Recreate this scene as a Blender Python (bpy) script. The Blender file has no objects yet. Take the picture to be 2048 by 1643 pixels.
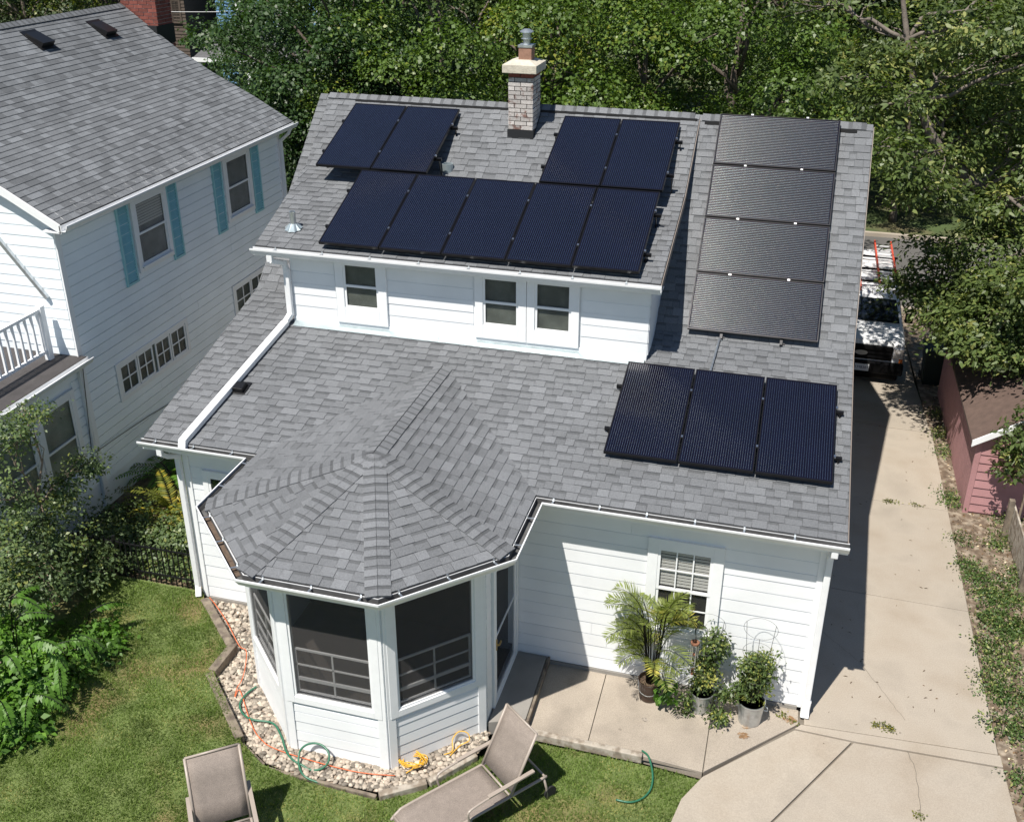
import bpy, math, random
import numpy as np
from mathutils import Vector, Matrix
V = Vector
R = math.radians
scene = bpy.context.scene
col = scene.collection

# ------------------------------------------------------------------ camera
CAM = V((-1.17393, -11.34675, 10.3785))
_yaw, _pit, _rol = R(-15.2236), R(-25.5309), R(0.2152)
_f = V((math.sin(_yaw)*math.cos(_pit), math.cos(_yaw)*math.cos(_pit), math.sin(_pit)))
_r0 = _f.cross(V((0, 0, 1))).normalized()
_u0 = _r0.cross(_f)
_r = _r0*math.cos(_rol) + _u0*math.sin(_rol)
_u = -_r0*math.sin(_rol) + _u0*math.cos(_rol)
FPX, PPX, PPY = 2065.3953, 7.0318, -69.8055
cd = bpy.data.cameras.new('camera')
cam = bpy.data.objects.new('camera', cd)
col.objects.link(cam)
cam.matrix_world = Matrix(((_r.x, _u.x, -_f.x, CAM.x), (_r.y, _u.y, -_f.y, CAM.y), (_r.z, _u.z, -_f.z, CAM.z), (0, 0, 0, 1)))
cd.sensor_width = 36
cd.lens = FPX/2048*36
cd.shift_x = -PPX/2048
cd.shift_y = PPY/2048
cd.clip_end = 500
scene.camera = cam

# ------------------------------------------------------------------ world, sun, exposure
LDIR = V((0.215, 0.5, -1.0)).normalized()
world = bpy.data.worlds.new('World')
scene.world = world
world.use_nodes = True
wn = world.node_tree.nodes
bg = wn['Background']
sky = wn.new('ShaderNodeTexSky')
sky.sky_type = 'NISHITA'
sky.sun_disc = False
sky.sun_elevation = R(61.3)
sky.sun_rotation = R(203)
sky.air_density = 1.0
sky.dust_density = 0.1
sky.ozone_density = 2.5
world.node_tree.links.new(sky.outputs[0], bg.inputs[0])
bg.inputs[1].default_value = 0.066
sd = bpy.data.lights.new('sun', 'SUN')
sd.energy = 5.0
sd.angle = R(0.53)
sd.color = (1.0, 0.95, 0.87)
so = bpy.data.objects.new('sun', sd)
col.objects.link(so)
so.rotation_euler = LDIR.to_track_quat('-Z', 'Y').to_euler()
so.location = (-10, -20, 40)
scene.view_settings.view_transform = 'Standard'
scene.view_settings.look = 'None'
scene.view_settings.exposure = 0.5
scene.view_settings.gamma = 1
scene.view_settings.use_curve_mapping = False

# ------------------------------------------------------------------ pixel helpers (2048 x 1643 photograph)
def ray(u, v):
    return _f + _r*((u-1024-PPX)/FPX) - _u*((v-821.5-PPY)/FPX)
def onz(u, v, z):
    d = ray(u, v); return CAM + d*((z-CAM.z)/d.z)
def ony(u, v, y):
    d = ray(u, v); return CAM + d*((y-CAM.y)/d.y)
def onx(u, v, x):
    d = ray(u, v); return CAM + d*((x-CAM.x)/d.x)

# ------------------------------------------------------------------ materials
MATS = {}
def mat(name, c, rough=0.6, metal=0.0, var=0.0, vscale=6.0, bump=0.0, bscale=40.0, spec=0.5, tone=False, speck=0.0, sscale=250.0, c2=None, mixscale=3.0, mixlo=0.45, mixhi=0.6, rnd=0.0, det=6.0):
    m = bpy.data.materials.new(name); m.use_nodes = True
    nt = m.node_tree; N = nt.nodes; L = nt.links
    b = N['Principled BSDF']
    b.inputs['Roughness'].default_value = rough
    b.inputs['Metallic'].default_value = metal
    b.inputs['Specular IOR Level'].default_value = spec
    tc = N.new('ShaderNodeTexCoord')
    geo = N.new('ShaderNodeNewGeometry')
    rgb = N.new('ShaderNodeRGB'); rgb.outputs[0].default_value = (*c, 1)
    cur = rgb.outputs[0]
    def noise(sc, d=6.0):
        n = N.new('ShaderNodeTexNoise'); n.inputs['Scale'].default_value = sc; n.inputs['Detail'].default_value = d
        L.new(geo.outputs['Position'], n.inputs['Vector']); return n
    if c2 is not None:
        n = noise(mixscale, det); r = N.new('ShaderNodeMapRange')
        r.inputs[1].default_value = mixlo; r.inputs[2].default_value = mixhi
        L.new(n.outputs[0], r.inputs[0])
        mx = N.new('ShaderNodeMix'); mx.data_type = 'RGBA'
        L.new(r.outputs[0], mx.inputs['Factor']); L.new(cur, mx.inputs[6]); mx.inputs[7].default_value = (*c2, 1)
        cur = mx.outputs[2]
    def mul(cur, sock, lo, hi, flo=0.0, fhi=1.0):
        r = N.new('ShaderNodeMapRange'); r.inputs[1].default_value = flo; r.inputs[2].default_value = fhi
        r.inputs[3].default_value = lo; r.inputs[4].default_value = hi; r.clamp = False
        L.new(sock, r.inputs[0])
        h = N.new('ShaderNodeVectorMath'); h.operation = 'SCALE'
        L.new(cur, h.inputs[0]); L.new(r.outputs[0], h.inputs['Scale'])
        return h.outputs[0]
    if var: cur = mul(cur, noise(vscale).outputs[0], 1-var, 1+var, 0.25, 0.75)
    if speck: cur = mul(cur, noise(sscale, 2.0).outputs[0], 1-speck, 1+speck, 0.3, 0.7)
    if tone:
        at = N.new('ShaderNodeAttribute'); at.attribute_name = 'tone'
        cur = mul(cur, at.outputs['Fac'], 0.0, 1.0)
    if rnd:
        oi = N.new('ShaderNodeObjectInfo')
        cur = mul(cur, oi.outputs['Random'], 1-rnd, 1+rnd)
    L.new(cur, b.inputs['Base Color'])
    if bump:
        bp = N.new('ShaderNodeBump'); bp.inputs['Strength'].default_value = bump; bp.inputs['Distance'].default_value = 0.01
        L.new(noise(bscale).outputs[0], bp.inputs['Height']); L.new(bp.outputs[0], b.inputs['Normal'])
    MATS[name] = m
    return m

def leafmat(name, c, trans=0.35, rough=0.45, yellow=None, yf=0.0):
    m = bpy.data.materials.new(name); m.use_nodes = True
    nt = m.node_tree; N = nt.nodes; L = nt.links
    b = N['Principled BSDF']; b.inputs['Roughness'].default_value = rough; b.inputs['Specular IOR Level'].default_value = 0.4
    at = N.new('ShaderNodeAttribute'); at.attribute_name = 'tone'
    rgb = N.new('ShaderNodeMix'); rgb.data_type = 'RGBA'
    rgb.inputs[6].default_value = (*c, 1); rgb.inputs[7].default_value = (*(yellow or c), 1)
    mr = N.new('ShaderNodeMapRange'); mr.inputs[1].default_value = 1.15; mr.inputs[2].default_value = 1.6
    L.new(at.outputs['Fac'], mr.inputs[0]); L.new(mr.outputs[0], rgb.inputs['Factor'])
    h = N.new('ShaderNodeVectorMath'); h.operation = 'SCALE'
    L.new(rgb.outputs[2], h.inputs[0]); L.new(at.outputs['Fac'], h.inputs['Scale'])
    L.new(h.outputs[0], b.inputs['Base Color'])
    t = N.new('ShaderNodeBsdfTranslucent')
    h2 = N.new('ShaderNodeVectorMath'); h2.operation = 'MULTIPLY'; h2.inputs[1].default_value = (1.5, 1.7, 0.5)
    L.new(h.outputs[0], h2.inputs[0]); L.new(h2.outputs[0], t.inputs['Color'])
    ms = N.new('ShaderNodeMixShader'); ms.inputs[0].default_value = trans
    L.new(b.outputs[0], ms.inputs[1]); L.new(t.outputs[0], ms.inputs[2])
    L.new(ms.outputs[0], N['Material Output'].inputs[0])
    MATS[name] = m
    return m

def glassmat(name, c, alpha, rough=0.04, spec=0.6):
    m = bpy.data.materials.new(name); m.use_nodes = True
    b = m.node_tree.nodes['Principled BSDF']
    b.inputs['Base Color'].default_value = (*c, 1); b.inputs['Roughness'].default_value = rough
    b.inputs['Specular IOR Level'].default_value = spec; b.inputs['Alpha'].default_value = alpha
    MATS[name] = m
    return m

mat('white_paint', (0.77, 0.785, 0.80), 0.45, var=0.05, vscale=2, rnd=0.025, bump=0.05, bscale=60)
mat('trim_white', (0.80, 0.81, 0.82), 0.4, var=0.03, vscale=9)
mat('vinyl_white', (0.82, 0.87, 0.90), 0.45, var=0.05, vscale=1.5, rnd=0.02)  # white siding; the blue of the skylight is put into the base colour
mat('gutter_white', (0.74, 0.75, 0.76), 0.35, var=0.06, vscale=5)
mat('gutter_dirt', (0.10, 0.07, 0.05), 0.9, var=0.4, vscale=30)
mat('shingle', (0.153, 0.159, 0.168), 0.92, tone=True, speck=0.55, sscale=190, bump=0.25, bscale=250, spec=0.2, var=0.10, vscale=0.8)
mat('shingle_old', (0.145, 0.153, 0.163), 0.92, tone=True, speck=0.45, sscale=160, bump=0.2, bscale=200, spec=0.2, var=0.12, vscale=0.9)
mat('deck', (0.05, 0.05, 0.052), 0.95)
mat('flashing', (0.45, 0.52, 0.54), 0.35, metal=0.6, var=0.15)
mat('galvanised', (0.55, 0.58, 0.60), 0.38, metal=0.85, var=0.2, vscale=15)
mat('black_metal', (0.012, 0.012, 0.013), 0.4, metal=0.3)
mat('iron_black', (0.006, 0.006, 0.007), 0.5)
mat('rubber_black', (0.012, 0.012, 0.013), 0.75)
mat('tar', (0.012, 0.013, 0.015), 0.6, bump=0.3, bscale=30)
mat('panel_frame', (0.02, 0.02, 0.022), 0.35, metal=0.6)
mat('silver', (0.7, 0.71, 0.72), 0.3, metal=1.0)
mat('busbar', (0.62, 0.62, 0.60), 0.2, metal=1.0)
mat('busbar_dull', (0.10, 0.105, 0.15), 0.4, metal=0.5)
mat('concrete_cap', (0.50, 0.46, 0.38), 0.9, var=0.18, vscale=14, bump=0.5, bscale=40)
mat('brick', (0.46, 0.43, 0.41), 0.9, c2=(0.20, 0.12, 0.10), mixscale=9, mixlo=0.55, mixhi=0.68, var=0.15, vscale=30, bump=0.5, bscale=60, rnd=0.22)
mat('mortar_dark', (0.055, 0.04, 0.035), 0.95, var=0.3, vscale=20)
mat('brick_red', (0.19, 0.055, 0.04), 0.9, var=0.25, vscale=12, bump=0.4, bscale=60, rnd=0.25)
mat('mortar', (0.38, 0.36, 0.34), 0.95, var=0.15, vscale=20)
mat('clay', (0.27, 0.15, 0.105), 0.8, var=0.2, vscale=14)
mat('teal', (0.28, 0.55, 0.60), 0.5, var=0.06)
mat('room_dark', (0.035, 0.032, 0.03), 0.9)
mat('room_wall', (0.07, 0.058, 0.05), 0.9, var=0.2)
mat('window_grey', (0.13, 0.145, 0.125), 0.8, var=0.4, vscale=4)  # backing tone paints in the grey-green reflection of the dormer panes
mat('reflection_green', (0.36, 0.40, 0.33), 0.8, var=0.35, vscale=3)  # light green-grey reflections of the porch panes, painted as a backing colour
mat('blind', (0.72, 0.72, 0.68), 0.6)
mat('grey_backing', (0.30, 0.31, 0.30), 0.9, var=0.3, vscale=3)
mat('alu_grey', (0.75, 0.75, 0.75), 0.4)
mat('brass', (0.6, 0.42, 0.15), 0.3, metal=0.9)
mat('concrete', (0.35, 0.305, 0.25), 0.88, var=0.2, vscale=1.1, speck=0.10, sscale=60, bump=0.15, bscale=120, c2=(0.245, 0.205, 0.16), mixscale=1.1, mixlo=0.46, mixhi=0.72, rnd=0.04)
mat('patio_concrete', (0.325, 0.28, 0.23), 0.88, var=0.12, vscale=1.6, speck=0.16, sscale=70, bump=0.15, bscale=120, c2=(0.215, 0.185, 0.152), mixscale=1.4, mixlo=0.5, mixhi=0.75, rnd=0.03)
mat('step_concrete', (0.24, 0.225, 0.205), 0.9, var=0.12, vscale=3, speck=0.12)
mat('joint', (0.15, 0.13, 0.105), 0.95, var=0.2)
mat('asphalt', (0.10, 0.095, 0.09), 0.9, var=0.15, vscale=0.7, speck=0.15, sscale=90)
mat('grass_base', (0.11, 0.145, 0.042), 0.95, c2=(0.16, 0.125, 0.055), mixscale=1.0, mixlo=0.52, mixhi=0.68, var=0.25, vscale=4)
mat('far_ground', (0.05, 0.075, 0.022), 0.95, c2=(0.12, 0.10, 0.05), mixscale=0.4, mixlo=0.5, mixhi=0.65, var=0.3, vscale=1)
mat('soil', (0.09, 0.06, 0.04), 0.95, var=0.35, vscale=8, c2=(0.17, 0.13, 0.08), mixscale=4, bump=0.5, bscale=30)
mat('mulch', (0.125, 0.09, 0.062), 0.95, var=0.4, vscale=12, c2=(0.25, 0.205, 0.155), mixscale=7, bump=0.6, bscale=40)
mat('gravel_base', (0.28, 0.22, 0.17), 0.95, var=0.4, vscale=25)
mat('pebble', (0.34, 0.295, 0.24), 0.7, tone=True, c2=(0.30, 0.25, 0.20), mixscale=9, var=0.12, vscale=20)
mat('timber', (0.20, 0.165, 0.125), 0.9, var=0.25, vscale=9, bump=0.5, bscale=50, c2=(0.12, 0.095, 0.075), mixscale=6)
mat('timber_pale', (0.36, 0.32, 0.27), 0.9, var=0.25, vscale=10, bump=0.5, bscale=50, c2=(0.22, 0.18, 0.14), mixscale=9)
mat('sling', (0.215, 0.18, 0.155), 0.8, var=0.10, vscale=14, speck=0.25, sscale=130)
mat('chair_frame', (0.33, 0.28, 0.24), 0.4, var=0.05)
mat('hose_green', (0.025, 0.13, 0.075), 0.35, var=0.1)
mat('cord_yellow', (0.65, 0.36, 0.03), 0.5)
mat('cord_orange', (0.62, 0.13, 0.035), 0.5)
mat('pot_brown', (0.045, 0.026, 0.018), 0.35, var=0.2)
mat('wood_chime', (0.22, 0.10, 0.06), 0.6)
mat('shed_red', (0.38, 0.20, 0.205), 0.75, var=0.10, vscale=4, bump=0.2, bscale=40)
mat('shed_roof', (0.105, 0.07, 0.057), 0.95, var=0.2, vscale=8, speck=0.2)
mat('van_white', (0.72, 0.73, 0.75), 0.18, var=0.02)
mat('van_black', (0.003, 0.003, 0.0035), 0.5, spec=0.12)
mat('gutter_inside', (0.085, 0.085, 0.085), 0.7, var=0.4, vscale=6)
mat('drip_edge', (0.20, 0.17, 0.15), 0.6)
mat('van_glass', (0.012, 0.016, 0.024), 0.03, spec=0.8)
mat('headlight', (0.5, 0.5, 0.52), 0.08, metal=0.5, var=0.4, vscale=18)
mat('amber', (0.5, 0.12, 0.02), 0.2)
mat('ladder_red', (0.55, 0.075, 0.04), 0.5)
mat('plate', (0.72, 0.73, 0.74), 0.4)
mat('plate_text', (0.02, 0.03, 0.09), 0.5)
mat('bin_green', (0.012, 0.022, 0.018), 0.45)
mat('bark', (0.13, 0.105, 0.085), 0.95, var=0.35, vscale=10, bump=0.8, bscale=25)
mat('bark_pale', (0.155, 0.13, 0.11), 0.95, var=0.35, vscale=7, bump=0.8, bscale=25)
mat('twig', (0.26, 0.20, 0.15), 0.9, var=0.25)
mat('brown_house', (0.085, 0.065, 0.052), 0.8, var=0.1)
mat('blue_house', (0.12, 0.25, 0.42), 0.7, var=0.06)
mat('far_roof', (0.10, 0.10, 0.104), 0.95, var=0.15, vscale=3, speck=0.2, sscale=30)
mat('cable', (0.02, 0.02, 0.02), 0.6)
mat('cable_grey', (0.5, 0.5, 0.5), 0.5)
mat('porch_deck', (0.05, 0.045, 0.045), 0.8, var=0.25, vscale=4)
glassmat('pane', (0.02, 0.025, 0.026), 0.16, 0.03, 0.7)
glassmat('pane_dark', (0.018, 0.02, 0.02), 0.92, 0.03, 0.8)
glassmat('screen', (0.09, 0.086, 0.086), 0.32, 0.7, 0.2)
leafmat('leaf_maple', (0.082, 0.138, 0.025), 0.24, yellow=(0.16, 0.155, 0.022))
leafmat('leaf_far_shade', (0.038, 0.066, 0.017), 0.2, yellow=(0.12, 0.13, 0.02))  # leaf colour darkened to paint shade on the trees across the street
leafmat('leaf_dark', (0.040, 0.080, 0.024), 0.25, yellow=(0.07, 0.10, 0.02))
leafmat('leaf_ash', (0.092, 0.132, 0.038), 0.28, yellow=(0.19, 0.19, 0.06))
leafmat('leaf_bush', (0.115, 0.168, 0.068), 0.28, yellow=(0.13, 0.14, 0.03))
leafmat('leaf_bright', (0.095, 0.20, 0.03), 0.35, yellow=(0.12, 0.22, 0.03))
leafmat('leaf_weed', (0.085, 0.145, 0.04), 0.3, yellow=(0.22, 0.22, 0.08))
leafmat('leaf_fern', (0.13, 0.15, 0.026), 0.35, yellow=(0.34, 0.25, 0.03))
leafmat('leaf_palm', (0.19, 0.23, 0.06), 0.3, yellow=(0.30, 0.26, 0.06))
leafmat('leaf_tomato', (0.09, 0.135, 0.04), 0.3, yellow=(0.25, 0.24, 0.06))
leafmat('grass_blade', (0.158, 0.232, 0.05), 0.3, rough=0.6, yellow=(0.33, 0.275, 0.12))
# solar cell sheet: cell grid in object coordinates
def cellmat():
    m = bpy.data.materials.new('solar_cells'); m.use_nodes = True
    N = m.node_tree.nodes; L = m.node_tree.links; b = N['Principled BSDF']
    b.inputs['Roughness'].default_value = 0.15; b.inputs['Specular IOR Level'].default_value = 0.3
    tc = N.new('ShaderNodeTexCoord'); sp = N.new('ShaderNodeSeparateXYZ'); L.new(tc.outputs['Object'], sp.inputs[0])
    facs = []
    for ax, pitch in ((0, 0.158), (1, 0.159)):
        d = N.new('ShaderNodeMath'); d.operation = 'DIVIDE'; d.inputs[1].default_value = pitch; L.new(sp.outputs[ax], d.inputs[0])
        fr = N.new('ShaderNodeMath'); fr.operation = 'FRACT'; L.new(d.outputs[0], fr.inputs[0])
        s = N.new('ShaderNodeMath'); s.operation = 'SUBTRACT'; s.inputs[1].default_value = 0.5; L.new(fr.outputs[0], s.inputs[0])
        a = N.new('ShaderNodeMath'); a.operation = 'ABSOLUTE'; L.new(s.outputs[0], a.inputs[0])
        g = N.new('ShaderNodeMath'); g.operation = 'GREATER_THAN'; g.inputs[1].default_value = 0.487; L.new(a.outputs[0], g.inputs[0])
        facs.append(g)
    mx = N.new('ShaderNodeMath'); mx.operation = 'MAXIMUM'; L.new(facs[0].outputs[0], mx.inputs[0]); L.new(facs[1].outputs[0], mx.inputs[1])
    oi = N.new('ShaderNodeObjectInfo')
    ns = N.new('ShaderNodeTexNoise'); ns.inputs['Scale'].default_value = 1.5; L.new(tc.outputs['Object'], ns.inputs['Vector'])
    c = N.new('ShaderNodeMix'); c.data_type = 'RGBA'; c.inputs[6].default_value = (0.0036, 0.0034, 0.0075, 1); c.inputs[7].default_value = (0.0056, 0.0054, 0.016, 1)
    L.new(ns.outputs[0], c.inputs['Factor'])
    c2 = N.new('ShaderNodeMix'); c2.data_type = 'RGBA'; L.new(mx.outputs[0], c2.inputs['Factor']); L.new(c.outputs[2], c2.inputs[6]); c2.inputs[7].default_value = (0.003, 0.003, 0.004, 1)
    L.new(c2.outputs[2], b.inputs['Base Color'])
    MATS['solar_cells'] = m
cellmat()

# ------------------------------------------------------------------ mesh helpers
ORG = {}
def setorg(o, p): ORG[o.name] = V(p)
def org(o): return ORG.get(o.name, V((0, 0, 0))) if o else V((0, 0, 0))

class MB:
    def __init__(s, M=None):
        s.v = []; s.f = []; s.t = []; s.M = M
    def add(s, pts, faces, tone=1.0):
        b = len(s.v)
        for p in pts:
            p = V(p)
            s.v.append(s.M @ p if s.M else p)
        for f in faces:
            s.f.append([i+b for i in f]); s.t.append(tone)
        return s
    def box(s, a, b, tone=1.0, M=None):
        (x0, y0, z0), (x1, y1, z1) = a, b
        p = [(x0, y0, z0), (x1, y0, z0), (x1, y1, z0), (x0, y1, z0), (x0, y0, z1), (x1, y0, z1), (x1, y1, z1), (x0, y1, z1)]
        if M: p = [M @ V(q) for q in p]
        return s.add(p, [(0, 3, 2, 1), (4, 5, 6, 7), (0, 1, 5, 4), (1, 2, 6, 5), (2, 3, 7, 6), (3, 0, 4, 7)], tone)
    def prism(s, poly, d, tone=1.0):
        n = len(poly); d = V(d); p = [V(q) for q in poly]
        return s.add(p + [q+d for q in p], [tuple(range(n))[::-1], tuple(range(n, 2*n))] + [(i, (i+1) % n, n+(i+1) % n, n+i) for i in range(n)], tone)
    def bar(s, a, b, w, h=None, up=(0, 0, 1), tone=1.0):
        a, b = V(a), V(b); h = h or w; d = (b-a).normalized(); upv = V(up)
        if abs(d.dot(upv)) > 0.98: upv = V((0, 1, 0))
        x = d.cross(upv).normalized(); y = x.cross(d).normalized()
        pts = []
        for e in (a, b):
            for sx, sy in ((-1, -1), (1, -1), (1, 1), (-1, 1)):
                pts.append(e + x*(sx*w/2) + y*(sy*h/2))
        return s.add(pts, [(3, 2, 1, 0), (4, 5, 6, 7), (0, 1, 5, 4), (1, 2, 6, 5), (2, 3, 7, 6), (3, 0, 4, 7)], tone)
    def tube(s, pts, r, n=6, tone=1.0, closed=False):
        pts = [V(p) for p in pts]; k = len(pts)
        rs = r if isinstance(r, (list, tuple)) else [r]*k
        out = []; prev = None
        for i, p in enumerate(pts):
            if closed: d = pts[(i+1) % k]-pts[i-1]
            else: d = pts[min(i+1, k-1)]-pts[max(i-1, 0)]
            d = d.normalized() if d.length > 1e-9 else V((0, 0, 1))
            if prev is None:
                a = V((0, 0, 1)) if abs(d.z) < 0.9 else V((1, 0, 0))
                x = d.cross(a).normalized()
            else:
                x = (prev - d*prev.dot(d))
                x = x.normalized() if x.length > 1e-6 else d.orthogonal().normalized()
            prev = x; y = d.cross(x)
            for j in range(n):
                t = 2*math.pi*j/n
                out.append(p + x*(math.cos(t)*rs[i]) + y*(math.sin(t)*rs[i]))
        fs = []
        for i in range(k if closed else k-1):
            a0 = i*n; b0 = ((i+1) % k)*n
            for j in range(n):
                fs.append((a0+j, a0+(j+1) % n, b0+(j+1) % n, b0+j))
        if not closed:
            fs.append(tuple(range(n))[::-1]); fs.append(tuple(range((k-1)*n, k*n)))
        return s.add(out, fs, tone)
    def lathe(s, c, prof, n=16, tone=1.0, axis=None):
        c = V(c); out = []; k = len(prof)
        for r, z in prof:
            for j in range(n):
                t = 2*math.pi*j/n
                q = V((r*math.cos(t), r*math.sin(t), z))
                out.append(c + (axis @ q if axis else q))
        fs = []
        for i in range(k-1):
            for j in range(n):
                fs.append((i*n+j, i*n+(j+1) % n, (i+1)*n+(j+1) % n, (i+1)*n+j))
        fs.append(tuple(range(n))[::-1]); fs.append(tuple(range((k-1)*n, k*n)))
        return s.add(out, fs, tone)
    def build(s, name, m, parent=None, smooth=False, tone=False, bevel=0.0):
        me = bpy.data.meshes.new(name)
        o0 = org(parent)
        me.from_pydata([tuple(p-o0) for p in s.v], [], s.f)
        me.update()
        if m: me.materials.append(MATS[m] if isinstance(m, str) else m)
        if tone:
            at = me.attributes.new('tone', 'FLOAT', 'FACE'); at.data.foreach_set('value', np.array(s.t, dtype=np.float32))
        if smooth: me.polygons.foreach_set('use_smooth', [True]*len(me.polygons))
        o = bpy.data.objects.new(name, me); col.objects.link(o)
        if parent: o.parent = parent
        setorg(o, o0)
        if bevel:
            md = o.modifiers.new('bevel', 'BEVEL'); md.width = bevel; md.segments = 2; md.limit_method = 'ANGLE'
        return o

def tag(o, label, cat, group=None):
    o['label'] = label; o['category'] = cat
    if group: o['group'] = group
    return o
def thing(name, label, cat, loc=(0, 0, 0), group=None):
    o = bpy.data.objects.new(name, None); col.objects.link(o); o.location = loc; o.empty_display_size = 0.2
    setorg(o, loc)
    return tag(o, label, cat, group)
def struct(o): o['kind'] = 'structure'; return o
def stuff(o): o['kind'] = 'stuff'; return o
def inst(name, me, M, parent):
    o = bpy.data.objects.new(name, me); col.objects.link(o); o.parent = parent
    M = M.copy(); M.translation = M.translation - org(parent)
    o.matrix_local = M
    return o
def wallM(p0, p1):
    p0, p1 = V(p0), V(p1); u = (p1-p0).normalized(); up = V((0, 0, 1)); n = u.cross(up)
    return Matrix(((u.x, n.x, up.x, p0.x), (u.y, n.y, up.y, p0.y), (u.z, n.z, up.z, p0.z), (0, 0, 0, 1)))
# wall frame: local x along the wall, y outward, z up

def siding(M, x0, x1, z0, z1, e, parent, m, openings=(), t=0.013, name='board', top=None, gr=0.016):
    k = 0; z = z0
    while z < z1-0.03:
        zt = min(z+e, z1)
        segs = [(x0, x1)]
        zc = (z+zt)/2
        for (a, b, c, d) in openings:
            if c < zc < d:
                ns = []
                for (p, q) in segs:
                    if b <= p or a >= q: ns.append((p, q)); continue
                    if a-p > 0.02: ns.append((p, a))
                    if q-b > 0.02: ns.append((b, q))
                segs = ns
        if top:
            segs = [(p, min(q, top(zt))) for p, q in segs if min(q, top(zt))-p > 0.05]
        out_ = []
        for (p, q) in segs:
            if q-p > 3.4:
                c_ = p+(q-p)*random.uniform(0.25, 0.75); out_ += [(p, c_-0.0015), (c_+0.0015, q)]
            else: out_.append((p, q))
        for (p, q) in out_:
            mb = MB(M)
            j = random.uniform(-0.0015, 0.0015)
            pf = [(0, z), (t+j, z), (t*0.55+j, zt-gr), (0.001, zt-gr), (0.001, zt+0.004), (0, zt+0.004)]
            mb.prism([(p, y_, z_) for y_, z_ in pf], (q-p, 0, 0))
            mb.build(name, m, parent)
        z = zt

def frame_boxes(mb, x0, x1, z0, z1, w, y0, y1, ws=None):
    ws = ws or w
    mb.box((x0, y0, z0), (x0+w, y1, z1)); mb.box((x1-w, y0, z0), (x1, y1, z1))
    mb.box((x0+w, y0, z1-w), (x1-w, y1, z1)); mb.box((x0+w, y0, z0), (x1-w, y1, z0+ws))

def window(M, x0, x1, z0, z1, parent, casing=0.10, sillw=None, grid=None, mid=None, pane='pane_dark', m='trim_white', blinds=None, back='room_dark', sill=True):
    """double hung window: opening x0..x1, z0..z1 in the wall frame M"""
    c = MB(M); y1 = 0.052
    cs = sillw or casing
    c.box((x0-casing, 0.0, z0-cs), (x0, y1, z1+casing)); c.box((x1, 0.0, z0-cs), (x1+casing, y1, z1+casing))
    c.box((x0, 0.0, z1), (x1, y1, z1+casing)); c.box((x0, 0.0, z0-cs), (x1, y1, z0))
    w = c.build('window', m, parent, bevel=0.004)
    if sill:
        s = MB(M); s.box((x0-casing*0.4, y1, z0-0.045), (x1+casing*0.4, y1+0.04, z0-0.012)); s.build('sill', m, w)
    zm = mid if mid else (z0+z1)/2
    bx = MB(M); bx.box((x0, -0.002, z0), (x1, 0.001, z1)); bx.build('backing', back, w)
    if blinds:
        bb = MB(M); zb = z1-0.01
        while zb > blinds:
            bb.box((x0+0.03, 0.003, zb-0.045), (x1-0.03, 0.007, zb-0.008)); zb -= 0.05
        bb.build('blind', 'blind', w)
    for (a, b, yo) in ((zm-0.02, z1, 0.026), (z0, zm+0.02, 0.014)):
        f = MB(M); frame_boxes(f, x0, x1, a, b, 0.038, yo, yo+0.018); sa = f.build('sash', m, w)
        p = MB(M); p.box((x0+0.03, yo+0.004, a+0.03), (x1-0.03, yo+0.008, b-0.03)); p.build('pane', pane, w)
        if grid:
            gx, gz = grid
            for i in range(1, gx):
                g = MB(M); xx = x0+0.03+(x1-x0-0.06)*i/gx; g.box((xx-0.009, yo+0.008, a+0.03), (xx+0.009, yo+0.016, b-0.03)); g.build('muntin', m, w)
            for i in range(1, gz):
                g = MB(M); zz = a+0.03+(b-a-0.06)*i/gz; g.box((x0+0.03, yo+0.0085, zz-0.009), (x1-0.03, yo+0.0165, zz+0.009)); g.build('muntin', m, w)
    return w

# ---- shingles
def clip(poly, conv):
    out = poly
    n = len(conv)
    for i in range(n):
        (ax, ay), (bx, by) = conv[i], conv[(i+1) % n]
        ex, ey = bx-ax, by-ay
        inp = out; out = []
        if not inp: return []
        for j in range(len(inp)):
            p, q = inp[j-1], inp[j]
            sp = ex*(p[1]-ay)-ey*(p[0]-ax); sq = ex*(q[1]-ay)-ey*(q[0]-ax)
            if sq >= 0:
                if sp < 0:
                    t = sp/(sp-sq); out.append((p[0]+t*(q[0]-p[0]), p[1]+t*(q[1]-p[1])))
                out.append(q)
            elif sp >= 0:
                t = sp/(sp-sq); out.append((p[0]+t*(q[0]-p[0]), p[1]+t*(q[1]-p[1])))
    return out

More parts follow.
